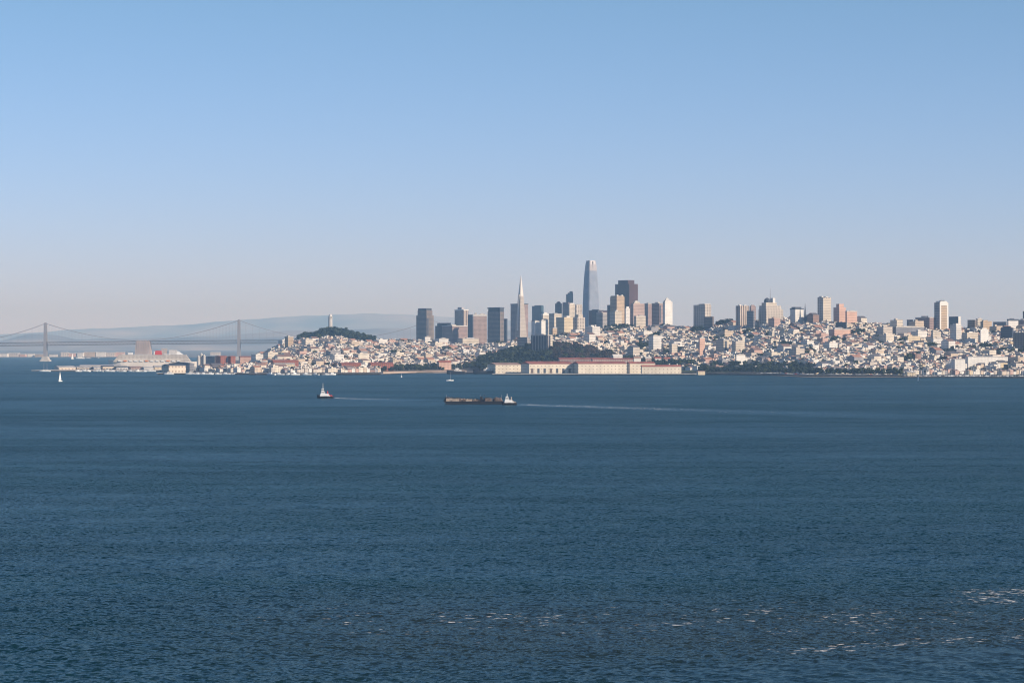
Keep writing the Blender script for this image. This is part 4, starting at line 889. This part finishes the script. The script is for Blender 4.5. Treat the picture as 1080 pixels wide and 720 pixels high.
def barge():
    row = 425.8; Y = DW(row); x0, x1 = XX(468.6, Y), XX(529.8, Y); L = x1 - x0; B = 14
    t = thing('barge', 'long dark barge with beige bins and rubble heaps pushed across the bay', 'barge', ((x0 + x1) / 2, Y, 0), math.radians(1.5))
    m = MB(); s = []
    for x, zb in ((-L / 2, 1.3), (-L / 2 + 4, -1), (L / 2 - 3, -1), (L / 2, .9)): s.append([(x, -B / 2, zb), (x, -B / 2, 2.5), (x, B / 2, 2.5), (x, B / 2, zb)])
    loft(m, s); h = m.build('hull', [MT['darkhull']], t)
    m = MB()
    for y in (-B / 2 - .12, B / 2 + .12): m.box(0, y, 1.9, L - 2, .25, .5)
    m.build('rubbing_strake', [MT['black']], h)
    at = lambda px: XX(px, Y) - (x0 + x1) / 2
    def bin_(a, b, hh, mm):
        q = MB(); xa, xb = at(a), at(b)
        for y in (-B / 2 + 1.2, B / 2 - 1.2): q.box((xa + xb) / 2, y, 2.45, xb - xa, .3, hh)
        for xx in (xa + .2, xb - .2): q.box(xx, 0, 2.46, .3, B - 2.9, hh)
        k = int((xb - xa) / 1.6)
        for i in range(k): q.box(xa + (i + .5) * (xb - xa) / k, -B / 2 + 1.0, 2.47, .18, .16, hh + .1)
        q.build('cargo_bin', [MT[mm]], t)
        g = MB(); n = 9
        for i in range(n):
            xx = xa + (i + .5) * (xb - xa) / n; g.cyl(xx, R.uniform(-2.5, 2.5), 2.4, 2.4 + hh * R.uniform(.9, 1.6), R.uniform(2.2, 3.4), R.uniform(.4, 1.2), 7)
        for k2 in range(int((xb - xa) * 2.2)):
            g.box(R.uniform(xa + .8, xb - .8), R.uniform(-B / 2 + 2, B / 2 - 2), 2.4 + hh * R.uniform(.3, .9), R.uniform(.5, 2.2), R.uniform(.5, 2.2), R.uniform(.5, 1.5), k2 % 2, rz=R.uniform(0, 3))
        g.build('rubble', [MT['rock' if R.random() < .6 else 'rust'], MT['beige']], t)
    for a, b, hh, mm in ((470.5, 477.4, 2.5, 'beige'), (477.9, 484, 2.2, 'beige'), (484.4, 491, 1.7, 'rust'), (491.4, 498, 1.6, 'beige'), (499, 505.5, 1.2, 'rust'), (511.3, 517.6, 2.6, 'rust'), (521.6, 528, 2.5, 'rust')): bin_(a, b, hh, mm)
    m = MB(); m.box(at(508.5), 2, 2.4, 2.5, 4, 2.8, tx=.8); m.build('machine_house', [MT['rust'], MT['beige']], t)
    m = MB(); m.box(at(507.6), 0, 2.4, 2.6, 5, 4.2, tx=.7); m.bar((at(507.6), 0, 6), (at(511.5), 0, 8.2), .3); m.bar((at(511.5), 0, 8.2), (at(513), 0, 5.4), .25); m.box(at(513), 0, 4.6, 1.4, 1.4, 1); m.build('excavator', [MT['darkhull']], t)
    m = MB(); m.box(at(519.6), -1.5, 2.4, 1.8, 3, 2.6); m.box(at(519.2), 2.5, 2.4, 2, 2, 1.8); m.build('container', [MT['darkroof']], t)
    for a in (469.6, 476, 488, 505, 519.6, 529):
        m = MB(); m.cyl(at(a), -B / 2 + .5, 2.4, 3.4, .28, n=7); m.build('bollard', [MT['black']], t)
    for a in (471, 506.5, 529.2):
        m = MB(); m.bar((at(a), 3, 2.4), (at(a), 3, 8.0), .14); m.build('light_pole', [MT['metal']], t)
barge()

# small craft along the piers and cars parked along the shore
def craft():
    rows = [(82 + i * 6.3, 391.9, 0) for i in range(12)] + [(206 + i * 8.2, 394.9, 1) for i in range(9)] + [(285 + i * 9.4, 395.4, 2) for i in range(8)]
    first = None; wh = ('moored along left pier', 'at jetty right of cream gable hall', 'at the curving breakwater jetty'); cnt = [0, 0, 0]
    for i, (px, row, g) in enumerate(rows):
        px += R.uniform(-2, 2); Y = DW(row) - R.uniform(4, 9)
        if first is None:
            t = thing('fishing_boat', None, 'boat', (0, 0, 0), 0, 'small boats moored along the piers')
            m = MB(); loft(m, ship_hull(14, 4.4, 1.7, 1.0, .4, .1, .5, 8, .65)); m.build('hull', [MT['white']], t)
            m = MB(); m.box(-1.5, 0, 1.6, 4.6, 3, 2.4, tx=.9, ty=.9); m.build('cabin', [MT['white']], t)
            m = MB(); m.bar((1.4, 0, 1.6), (1.4, 0, 9), .16, 4, r2=.08); m.bar((1.4, 0, 3), (5.5, 0, 6), .1, 4); m.build('mast', [MT['metal']], t)
            first = t; parts = list(t.children)
        else:
            t = first.copy(); C.objects.link(t)
            for p in parts: c = p.copy(); C.objects.link(c); c.parent = t
        k = R.uniform(.8, 1.3); t.location = (XX(px, Y), Y, 0); t.rotation_euler.z = R.uniform(-.6, .6) + R.choice((0, math.pi)); t.scale = (k, k, k)
        cnt[g] += 1; t['label'] = f'small white fishing boat {wh[g]}, {ORDN[cnt[g] - 1]} from left'
ORDN = 'first,second,third,fourth,fifth,sixth,seventh,eighth,ninth,tenth,eleventh,twelfth'.split(',')
craft()
def cars():
    proto = {}; n = 0
    for i in range(46):
        px = 800 + i * 2.6 + R.uniform(-.8, .8) + (14 if i > 22 else 0); y = sd(px, 26 + 7 * (i % 2)); cn = R.choice(('white', 'white', 'white', 'red', 'darkroof', 'metal'))
        if cn not in proto:
            t = thing('parked_car', None, 'car', (0, 0, 0), 0, 'cars parked along the shore road')
            m = MB(); m.box(0, 0, .3, 4.5, 1.8, .65, tx=.98, ty=.96); m.box(-.2, 0, .94, 2.7, 1.6, .6, tx=.72, ty=.85); m.build('body', [MT[cn]], t)
            m = MB(); m.box(-.2, 0, 1.0, 2.45, 1.66, .4, tx=.8, ty=.92); m.build('window', [MT['glass']], t)
            for sx in (-1.4, 1.4):
                for sy in (-.8, .8):
                    m = MB(); m.bar((sx, sy - .1, .32), (sx, sy + .1, .32), .33, 10); m.build('wheel', [MT['black']], t)
            proto[cn] = (t, list(t.children))
        else:
            t = proto[cn][0].copy(); C.objects.link(t)
            for p in proto[cn][1]: c = p.copy(); C.objects.link(c); c.parent = t
        t.location = (U(px) * y, y, land1(U(px) * y, y)); t.rotation_euler.z = R.choice((0, math.pi)) + R.uniform(-.1, .1); k = R.uniform(1, 1.2); t.scale = (k, k, k)
        CARS.append((px, dict(white='white', red='red', darkroof='dark', metal='grey')[cn], t))
    seen = {}
    for px, cn, t in sorted(CARS, key=lambda q: q[0]):
        seen[cn] = seen.get(cn, 0) + 1; t['label'] = f'{cn} car parked on shore road behind the sandspit, {rank_left(seen[cn] - 1)}'
CARS = []

# ---------------------------------------------------------------- labels for the many
ORD = 'nearest,second nearest,third nearest,fourth nearest,fifth nearest,sixth nearest,seventh nearest,eighth nearest,ninth nearest,tenth nearest,eleventh nearest,twelfth nearest,thirteenth nearest,fourteenth nearest,fifteenth nearest,sixteenth nearest,seventeenth nearest,eighteenth nearest,nineteenth nearest,twentieth nearest'.split(',')
def rank_word(i):
    if i < len(ORD): return ORD[i]
    k = i + 1; return f"{k}{'th' if 10 < k % 100 < 14 else dict([(1, 'st'), (2, 'nd'), (3, 'rd')]).get(k % 10, 'th')} nearest"
def rank_left(i): return 'first from left' if i == 0 else rank_word(i).replace('nearest', 'from left')
def auto_labels(E):
    """E: (object, description, px, py). Names each by its look, the nearest landmark and, where several fit, its rank from it."""
    cells = {}
    for o, desc, px, py in E:
        mk = min(MARKS, key=lambda k: math.hypot(k[1] - px, (k[2] - py) * 1.6)); dx, dy = px - mk[1], py - mk[2]
        ax, ay = abs(dx), abs(dy) * 1.6
        v = 'below' if dy > 0 else 'above'; h = 'right of' if dx > 0 else 'left of'
        d = v if ax < ay * .4 else h if ay < ax * .4 else f'{v} and {h}'
        cells.setdefault((desc, d, mk[0]), []).append((math.hypot(dx, dy * 1.6), o))
    for (desc, d, mk), L in cells.items():
        L.sort(key=lambda q: q[0])
        for i, (_, o) in enumerate(L): o['label'] = f'{desc} {d} {mk}' + (f', {rank_word(i)}' if len(L) > 1 else '')

cars()
# ---------------------------------------------------------------- houses on the slopes
PIV = (600.0, 5500.0)
CT, ST = math.cos(TH), math.sin(TH)
WALLS = [('cream', (.73, .64, .52)), ('white', (.77, .72, .65)), ('tan', (.60, .48, .36)), ('beige', (.60, .52, .44)), ('grey', (.33, .31, .31)), ('pink', (.56, .37, .30)), ('brown', (.30, .19, .15)), ('yellow', (.64, .51, .33))]
WW = [.30, .25, .10, .13, .07, .08, .04, .03]
ROOFS = [('flat', (.22, .21, .21)), ('flat', (.36, .31, .27)), ('flat', (.54, .51, .47)), ('flat', (.07, .07, .08)), ('pitched', (.20, .13, .11)), ('pitched', (.11, .105, .115)), ('pitched', (.36, .19, .13))]
RW = [.20, .18, .20, .17, .07, .11, .07]
def pick(w):
    r = R.random() * sum(w)
    for i, k in enumerate(w):
        r -= k
        if r <= 0: return i
    return 0
def house_geo(w, d, h, wi, ri, seed):
    """vertices, faces and face colours of one house; its base is 5 m deep so that it meets the slope"""
    m = MB(); wc = WALLS[wi][1]; kind, rc = ROOFS[ri]; q = random.Random(seed)
    if kind == 'flat':
        m.box(0, 0, -6, w, d, h + 6, 0, 1)
        if q.random() < .6: m.box(w * q.uniform(-.2, .2), d * q.uniform(-.1, .3), h - .1, min(w * .4, 6), min(d * .25, 6), 2.4, 0, 1)
        if h > 14:
            m.box(0, -d / 2 + .15, h - .2, w, .3, 1.1, 0, 0)
            m.box(w * .1, d * .2, h - .1, w * .3, d * .2, 3.5, 0, 1)
        elif q.random() < .5: m.box(-w * .2, -d / 2 - .45, h * .3, w * .36, .9, h * .66, 0, 1)      # bay window
    else: m.gable(0, 0, -6, w, d, h + 5, min(w, d) * .26, 0, 1)
    return m.v, m.f, [wc if k == 0 else rc for k in m.m]
MESHES = {}
def colour_faces(me, cols):
    at = me.color_attributes.new('Col', 'FLOAT_COLOR', 'CORNER'); a = np.ones((len(me.loops), 4), np.float32)
    n = np.empty(len(me.polygons), np.int32); me.polygons.foreach_get('loop_total', n)
    a[:, :3] = np.repeat(np.array(cols, np.float32), n, 0); at.data.foreach_set('color', a.ravel())
def house_mesh(key):
    if key not in MESHES:
        v, f, c = house_geo(*key); me = bpy.data.meshes.new('house'); me.from_pydata(v, [], f); colour_faces(me, c); me.materials.append(HOUSE); me.update(); MESHES[key] = me
    return MESHES[key]

# where the trees stand in masses: (px0, px1, row0, row1, density)
def tree_mass(px, Y, ys):
    e = Y - ys
    if 506 < px < 652 and 60 < e < (330 + 100 * math.sin((px - 500) / 48)): return .9 if px < 640 else .5
    if 314 < px < 396 and Y > float(ridge_dist(px)) - (250 if 335 < px < 378 else 150): return .62
    if 738 < px < 858 and 55 < e < 270: return .34 if e > 130 else .5
    if 858 <= px < 950 and 45 < e < 120: return .45
    if 655 < px < 738 and 230 < e < 330: return .4
    if 398 < px < 505 and 150 < e < 240: return .6
    return 0.0
def occ(x, y, r):
    for fx, fy, a, b, c, q in FOOT:
        dx, dy = x - fx, y - fy
        if abs(dx) < 130 and abs(dy) < 130 and abs(c * dx + q * dy) < a + r and abs(c * dy - q * dx) < b + r: return True
    return False
def clump(x, y):    # wooded pockets between the houses
    return math.sin(x * .013 + 2 * math.sin(y * .006)) * math.sin(y * .017 + 1.3 * math.sin(x * .008)) 
HOUSES = []; TREES = []
def seed_city():
    b = -2600.0; rowi = 0
    while b < 2600:
        street = rowi % 2 == 0
        dep0 = R.choice((12, 13, 15)); a = -3000.0; run = 0
        while a < 3000:
            w = R.choice((6.6, 7.4, 7.4, 8.2, 10)); d = dep0; h = R.choice((5, 6, 7, 8, 9)); big = R.random()
            if big < .04: w, d, h = R.choice((15, 18, 22)), 18, R.choice((9, 10.5, 12, 14))
            if big < .004: w, d, h = R.choice((18, 22, 26)), 20, R.choice((16, 19, 24))
            run += w
            la, lb = a + w / 2, b + d / 2
            a += w + (R.uniform(.2, .8) if R.random() < .7 else R.uniform(1, 5))
            if run > 105: a += 15; run = 0
            x = PIV[0] + CT * la - ST * lb; y = PIV[1] + ST * la + CT * lb
            if y < 4300 or y > 7600: continue
            px = 540 + F * x / y
            if not 212 < px < 1330: continue
            ys = F * HC / (float(shore_row(px)) - HY); e = y - ys; yr = float(ridge_dist(px))
            if y > yr + 60 or e < (70 if px < 500 or px > 640 else 330): continue
            if 950 < px and e < 150: continue
            if px < 262 and e > 900: continue
            if 400 < px < 500 and e < 240: continue
            if 640 < px < 800 and e < 190: continue
            if tree_mass(px, y, ys) > 0 and R.random() < (.97 if px < 700 else .86): continue
            if clump(x, y) > .66 and R.random() < .7 : 
                continue
            if y > yr - 60 and h > 14 and R.random() < .6: continue
            if (e < 320 or px < 262) and h > 13: h = 10
            if px < 262: h = min(h, 9)
            if px < 300 and e > 120 and R.random() < .35: w, h = w * 1.6, R.choice((9, 11, 13))
            if occ(x, y, max(w, d) * .5): continue
            HOUSES.append((x, y, land1(x, y), (w, d, h, pick(WW), pick(RW), R.randrange(4)), px))
        b += dep0 + (15 if street else 7) + R.uniform(0, 3); rowi += 1
seed_city()

def tree_spot(x, y, hgt, kind): TREES.append((x, y, land1(x, y), hgt, kind, 540 + F * x / y))
def seed_trees():
    # masses
    n = 0
    while n < 60000:
        n += 1
        px = R.uniform(316, 955); ys = F * HC / (float(shore_row(px)) - HY)
        y = R.uniform(ys + 40, ys + 520) if not 316 < px < 394 else R.uniform(6700, 7260)
        dn = tree_mass(px, y, ys)
        if dn <= 0 or R.random() > dn: continue
        x = U(px) * y
        gap = 7.5 if px > 400 else 6.5
        if any(abs(x - t[0]) < gap and abs(y - t[1]) < gap * 1.6 for t in TREES) or occ(x, y, 2): continue
        if 316 < px < 394: hgt = R.uniform(7, 20) + (4 if 338 < px < 368 else 0)
        elif px < 652 and px > 505: hgt = R.uniform(11, 19)
        else: hgt = R.uniform(7, 13)
        tree_spot(x, y, hgt, 'brown' if 582 < px < 648 and R.random() < .75 else R.choice(('dark', 'dark', 'green')))
        if len(TREES) > 1500: break
    # pockets, gardens and streets
    m = 0
    while m < 960:
        px = R.uniform(262, 1300); ys = F * HC / (float(shore_row(px)) - HY); yr = float(ridge_dist(px)); y = R.uniform(ys + 80, yr + 30); x = U(px) * y
        if px < 505 and px > 395 and y - ys < 240: continue
        if 950 < px and y - ys < 140: continue
        if (clump(x, y) < .45 and R.random() < .6): m += .2; continue
        m += 1
        if occ(x, y, 3): continue
        tree_spot(x, y, R.uniform(6, 12), R.choice(('dark', 'green', 'dark', 'brown')))
    for px, hgt in ((758, 17), (761, 20), (765, 18), (769.5, 19), (773, 14), (735, 12), (884, 10), (934, 10), (938, 12), (701, 14), (640, 15), (644, 14), (648, 15), (655, 14)):
        y = float(ridge_dist(px)) - 10; tree_spot(U(px) * y, y, hgt, 'dark')
seed_trees()
def seed_clumps():
    for px, row, n, wd in ((571, 371, 16, 18), (905, 353, 8, 7), (950, 362, 12, 8), (985, 369, 14, 7), (1002, 373, 10, 6), (690, 357, 16, 9), (735, 350, 10, 6), (662, 346, 16, 9), (647, 351, 12, 7), (700, 346, 10, 6), (855, 373, 10, 6), (828, 366, 9, 6), (1035, 369, 10, 8), (882, 362, 10, 8), (930, 356, 10, 6), (790, 352, 9, 6), (715, 372, 12, 8), (680, 368, 12, 8), (470, 372, 9, 7), (420, 376, 9, 6), (530, 358, 12, 10), (1060, 374, 9, 7), (960, 380, 10, 7)):
        ys = sd(px); yr = float(ridge_dist(px)); Ys = np.linspace(ys + 80, yr, 200); rows = HY + F * (HC - land(U(px) * Ys, Ys)) / Ys
        y0 = float(Ys[np.argmin(np.abs(rows - row))])
        for i in range(n):
            x, y = U(px) * y0 + R.gauss(0, wd * .8), y0 + R.gauss(0, 26)
            x = U(px) * y + R.gauss(0, wd * y0 / F * .55)
            if not occ(x, y, 1): tree_spot(x, y, R.uniform(9, 15) + (4 if px == 571 else 0), R.choice(('dark', 'dark', 'green')))
seed_clumps()

# leafy crowns: many small faces spread through a few uneven lobes
def crown_geo(seed, lobes=9, leaves=22, fine=1.0):
    q = random.Random(seed); V = []; Fc = []
    L = [(0, 0, .62, .30)]
    for i in range(lobes):
        a = q.uniform(0, 6.28); r = q.uniform(.12, .36); L.append((r * math.cos(a), r * math.sin(a), q.uniform(.34, .86), q.uniform(.13, .24)))
    for lx, ly, lz, lr in L:
        for j in range(leaves):
            z = q.uniform(-1, 1); a = q.uniform(0, 6.28); s = math.sqrt(1 - z * z); k = lr * q.uniform(.72, 1.05)
            c = Vector((lx + k * s * math.cos(a), ly + k * s * math.sin(a), lz + k * z * .85))
            n = Vector((s * math.cos(a) + q.uniform(-.6, .6), s * math.sin(a) + q.uniform(-.6, .6), z + q.uniform(-.4, .6))).normalized()
            t = n.orthogonal().normalized(); b = n.cross(t); g = lr * q.uniform(.38, .6) * fine
            i0 = len(V); ph = q.uniform(0, 1.5)
            for f in range(4):
                u_, v_ = math.cos(ph + f * 1.571) * g * q.uniform(.7, 1.2), math.sin(ph + f * 1.571) * g * q.uniform(.7, 1.2); V.append(tuple(c + t * u_ + b * v_))
            Fc.append((i0, i0 + 1, i0 + 2, i0 + 3))
    return V, Fc
def leaf_mat(name, a, b):
    m = bpy.data.materials.new(name); m.use_nodes = True; nt = m.node_tree; L = nt.links.new; p = nt.nodes['Principled BSDF']; p.inputs['Roughness'].default_value = .8; p.inputs['Specular IOR Level'].default_value = .15
    g = nt.nodes.new('ShaderNodeNewGeometry'); n = nt.nodes.new('ShaderNodeTexNoise'); n.inputs['Scale'].default_value = .11; n.inputs['Detail'].default_value = 3; L(g.outputs['Position'], n.inputs['Vector'])
    ri = nt.nodes.new('ShaderNodeMix'); ri.data_type = 'FLOAT'; ri.inputs[0].default_value = .5; L(n.outputs['Fac'], ri.inputs[2]); L(g.outputs['Random Per Island'], ri.inputs[3])
    mx = nt.nodes.new('ShaderNodeMix'); mx.data_type = 'RGBA'; L(ri.outputs[0], mx.inputs[0]); mx.inputs[6].default_value = (*a, 1); mx.inputs[7].default_value = (*b, 1); L(mx.outputs[2], p.inputs['Base Color']); return m
LEAF = {'dark': leaf_mat('dark_foliage', (.010, .018, .012), (.040, .052, .030)), 'green': leaf_mat('green_foliage', (.026, .040, .016), (.075, .085, .036)), 'brown': leaf_mat('brown_foliage', (.030, .022, .018), (.075, .052, .04))}
CROWN = {}
for kd in LEAF:
    for sidx in range(4):
        V, Fc = crown_geo(31 * sidx + len(kd)); me = bpy.data.meshes.new('crown'); me.from_pydata(V, [], Fc); me.materials.append(LEAF[kd]); me.update(); CROWN[kd, sidx] = me
tb = MB(); tb.cyl(0, 0, -.12, .5, .035, .02, 6)
for g in range(4): tb.bar((0, 0, .28 + .05 * g), (.22 * math.cos(g * 1.7), .22 * math.sin(g * 1.7), .58 + .05 * g), .014, 4, r2=.005)
TRUNK = tb.mesh('trunk', [MT['trunk']])

# which ones show largest: paint everything near to far into a small buffer and count what is left free
def rank():
    base = 0
    for i, (x, y, z, key, px) in enumerate(HOUSES):
        w = (key[0] * CT + key[1] * ST) / 2 / y * F; py = HY + F * (HC - z) / y; ITEMS.append((y, px - w, px + w, py - key[2] / y * F, py, ('h', i)))
    for i, (x, y, z, hgt, kd, px) in enumerate(TREES):
        w = hgt * .36 / y * F; py = HY + F * (HC - z) / y; ITEMS.append((y, px - w, px + w, py - hgt * .95 / y * F, py - hgt * .15 / y * F, ('t', i)))
    buf = np.zeros((360, 3300), bool); vis = {}
    for Y, a, b, t, u, what in sorted(ITEMS, key=lambda q: q[0]):
        x0, x1 = int(max(a, 0) * 3), int(math.ceil(min(b, 1080) * 3)); y0, y1 = int((max(t, 285) - 285) * 3), int(math.ceil((u - 285) * 3))
        if x1 <= x0 or y1 <= y0: continue
        s = buf[y0:y1, x0:x1]
        if what: vis[what] = int((~s).sum())
        s[:] = True
    return vis
VIS = rank()
hv = sorted((k for k in VIS if k[0] == 'h' and VIS[k] > 0), key=lambda k: -VIS[k])
small = [k[1] for k in hv if HOUSES[k[1]][3][0] < 14]; large = [k[1] for k in hv if HOUSES[k[1]][3][0] >= 14]
NH, NA, NT = 300, 260, 280
ONE_H, ONE_A = set(small[:NH]), set(large[:NA])
tv = [k[1] for k in sorted((k for k in VIS if k[0] == 't' and VIS[k] > 0), key=lambda k: -VIS[k])]
ONE_T = set(tv[:NT])

E = []
SV, SF, SC = [], [], []
for i, (x, y, z, key, px) in enumerate(HOUSES):
    if i in ONE_H or i in ONE_A:
        flat = i in ONE_A
        o = bpy.data.objects.new('apartment_house' if flat else 'house', house_mesh(key)); C.objects.link(o); o.location = (x, y, z); o.rotation_euler.z = TH
        tag(o, None, 'apartment house' if flat else 'house', 'larger apartment houses on the slopes' if flat else 'small houses packed on the slopes')
        h = key[2]; py = HY + F * (HC - z - h / 2) / y
        sz = ('tall ' if h >= 16 else 'wide ' if key[0] >= 22 else '') if flat else ('tall ' if h >= 9 else 'low ' if h < 6 else '')
        E.append((o, f"{sz}{WALLS[key[3]][0]} {ROOFS[key[4]][0]}-roofed {'apartment house' if flat else 'house'}", px, py))
    else:
        v, f, c = house_geo(*key); n = len(SV); dx, dy = x - PIV[0], y - PIV[1]; lx, ly = CT * dx + ST * dy, -ST * dx + CT * dy
        SV += [(a + lx, b + ly, cc + z) for a, b, cc in v]; SF += [tuple(n + k for k in q) for q in f]; SC += c
me = bpy.data.meshes.new('hillside_houses'); me.from_pydata(SV, [], SF); colour_faces(me, SC); me.materials.append(HOUSE); me.update()
o = bpy.data.objects.new('hillside_houses', me); C.objects.link(o); o.location = (*PIV, 0); o.rotation_euler.z = TH
tag(o, 'dense mass of pale little houses covering the slopes behind the larger ones', 'houses', kind='stuff')

def emit_trees():
    acc = {k: ([], []) for k in LEAF}
    for i, (x, y, z, hgt, kd, px) in enumerate(TREES):
        wide = R.uniform(.85, 1.25); rz = R.uniform(0, 6.28); sidx = R.randrange(4)
        if i in ONE_T:
            t = thing('tree', None, 'tree', (x, y, z), rz, 'trees along the waterfront and on the slopes'); t.scale = (hgt * wide, hgt * wide, hgt)
            for nm, dm in (('crown', CROWN[kd, sidx]), ('trunk', TRUNK)):
                c = bpy.data.objects.new(nm, dm); C.objects.link(c); c.parent = t
            py = HY + F * (HC - z - hgt / 2) / y
            E.append((t, f"{'tall' if hgt > 14 else 'small' if hgt < 9 else 'bushy'} {dict(dark='dark green', green='green', brown='brownish')[kd]} tree", px, py))
        else:
            V, Fs = acc[kd]; n = len(V); c, s = math.cos(rz) * hgt * wide, math.sin(rz) * hgt * wide; cm = CROWN[kd, sidx]
            V += [(x + c * v.co.x - s * v.co.y, y + s * v.co.x + c * v.co.y, z + hgt * v.co.z) for v in cm.vertices]; Fs += [tuple(n + k for k in p.vertices) for p in cm.polygons]
    V, Fs, mi = [], [], []
    for j, kd in enumerate(LEAF):
        n = len(V); V += acc[kd][0]; Fs += [tuple(n + k for k in f) for f in acc[kd][1]]; mi += [j] * len(acc[kd][1])
    me = bpy.data.meshes.new('tree_cover'); me.from_pydata(V, [], Fs)
    for kd in LEAF: me.materials.append(LEAF[kd])
    me.polygons.foreach_set('material_index', mi); me.update()
    o = bpy.data.objects.new('tree_cover', me); C.objects.link(o); tag(o, 'dark tree cover in gardens, streets and the wooded bluff', 'trees', kind='stuff')
emit_trees()

# sailboats moored behind the breakwater near the right edge
def marina():
    t0 = None; B_ = []
    for i in range(46):
        px = 952 + i * 2.9 + R.uniform(-1, 1); Y = sd(px, R.uniform(22, 95)); k = R.uniform(.8, 1.25)
        if t0 is None:
            t0 = thing('moored_sailboat', None, 'sailboat', (0, 0, 0), 0, 'sailboats moored behind the right-hand breakwater')
            m = MB(); loft(m, ship_hull(11, 3.2, 1.3, .5, .45, .1, .4, 8, .7)); hb = m.build('hull', [MT['white']], t0)
            m = MB(); m.box(.3, 0, 1.2, 4.2, 2, .8, tx=.85, ty=.8); m.build('cabin', [MT['white']], t0)
            m = MB(); m.bar((-1, 0, 1), (-1, 0, 16), .2, 5, r2=.12); m.bar((-1, 0, 2.4), (3.6, 0, 2.5), .22, 5); m.build('mast', [MT['white']], t0)
            parts = [c for c in t0.children]; t = t0
        else:
            t = t0.copy(); C.objects.link(t)
            for p in parts: c = p.copy(); C.objects.link(c); c.parent = t
        t.location = (XX(px, Y), Y, 0); t.rotation_euler.z = R.choice((0, math.pi)) + R.uniform(-.5, .5) + .6; t.scale = (k, k, k * R.uniform(.9, 1.2))
        B_.append((px, t))
    for i, (px, t) in enumerate(sorted(B_, key=lambda q: q[0])): t['label'] = f'white moored sailboat with bare mast, {rank_word(i)} to the yellowish boathouse'
marina()
auto_labels(E)

# ---------------------------------------------------------------- air, sky, sun, camera
SUN_EL, SUN_AZ = math.radians(27), math.radians(122)       # azimuth clockwise from the viewing direction
sv = Vector((math.sin(SUN_AZ) * math.cos(SUN_EL), math.cos(SUN_AZ) * math.cos(SUN_EL), math.sin(SUN_EL)))
sl = bpy.data.lights.new('sun', 'SUN'); sl.energy = 5.0; sl.angle = math.radians(.5); sl.color = (1, .90, .77)
so = bpy.data.objects.new('sun', sl); C.objects.link(so); so.rotation_euler = sv.to_track_quat('Z', 'Y').to_euler()
w = bpy.data.worlds.new('World'); bpy.context.scene.world = w; w.use_nodes = True
nt = w.node_tree; bg = nt.nodes['Background']
sk = nt.nodes.new('ShaderNodeTexSky'); sk.sky_type = 'NISHITA'; sk.sun_disc = False; sk.sun_elevation = SUN_EL; sk.sun_rotation = SUN_AZ
sk.air_density = 1.0; sk.dust_density = 0; sk.ozone_density = 6.0; sk.altitude = 0
wb = nt.nodes.new('ShaderNodeVectorMath'); wb.operation = 'MULTIPLY'
tcw = nt.nodes.new('ShaderNodeTexCoord'); sep = nt.nodes.new('ShaderNodeSeparateXYZ'); nt.links.new(tcw.outputs['Generated'], sep.inputs[0])
mrw = nt.nodes.new('ShaderNodeMapRange'); mrw.inputs[1].default_value = .0; mrw.inputs[2].default_value = .13; nt.links.new(sep.outputs[2], mrw.inputs[0])
mxw = nt.nodes.new('ShaderNodeMix'); mxw.data_type = 'RGBA'; nt.links.new(mrw.outputs[0], mxw.inputs[0]); mxw.inputs[6].default_value = (.96, .89, 1.42, 1); mxw.inputs[7].default_value = (.82, .87, .99, 1)   # air near the horizon is a little more violet than the model's
nt.links.new(sk.outputs[0], wb.inputs[0]); nt.links.new(mxw.outputs[2], wb.inputs[1]); nt.links.new(wb.outputs[0], bg.inputs['Color']); bg.inputs['Strength'].default_value = .100

def haze():
    m = bpy.data.materials.new('haze'); m.use_nodes = True; nt = m.node_tree
    nt.nodes.remove(nt.nodes['Principled BSDF'])
    v = nt.nodes.new('ShaderNodeVolumePrincipled'); v.inputs['Density'].default_value = HAZE[0]; v.inputs['Color'].default_value = (*HAZE[1], 1); v.inputs['Anisotropy'].default_value = 0
    v.inputs['Absorption Color'].default_value = (.84, .93, 1, 1)
    nt.links.new(v.outputs[0], nt.nodes['Material Output'].inputs['Volume'])
    b = MB(); b.box(0, 26900, -7, 90000, 54800, 850)
    tag(b.build('haze', [m]), 'pale blue haze lying over the bay and the far shore', 'haze', kind='stuff')
HAZE = (4.6e-5, (.40, .68, 1.0))
haze()

cd = bpy.data.cameras.new('camera'); cd.sensor_width = 36; cd.lens = 36 * F / 1080; cd.shift_y = 7 / 1080; cd.clip_start = 1; cd.clip_end = 90000
co = bpy.data.objects.new('camera', cd); C.objects.link(co); co.location = (0, 0, HC); co.rotation_euler = (math.pi / 2, 0, 0)
sc = bpy.context.scene; sc.camera = co
sc.view_settings.view_transform = 'Standard'; sc.view_settings.look = 'None'; sc.view_settings.exposure = .2; sc.view_settings.gamma = 1
sc.render.engine = 'CYCLES'; sc.cycles.use_denoising = True; sc.cycles.filter_width = 1.15; sc.cycles.max_bounces = 5; sc.cycles.volume_bounces = 0; sc.cycles.transparent_max_bounces = 8
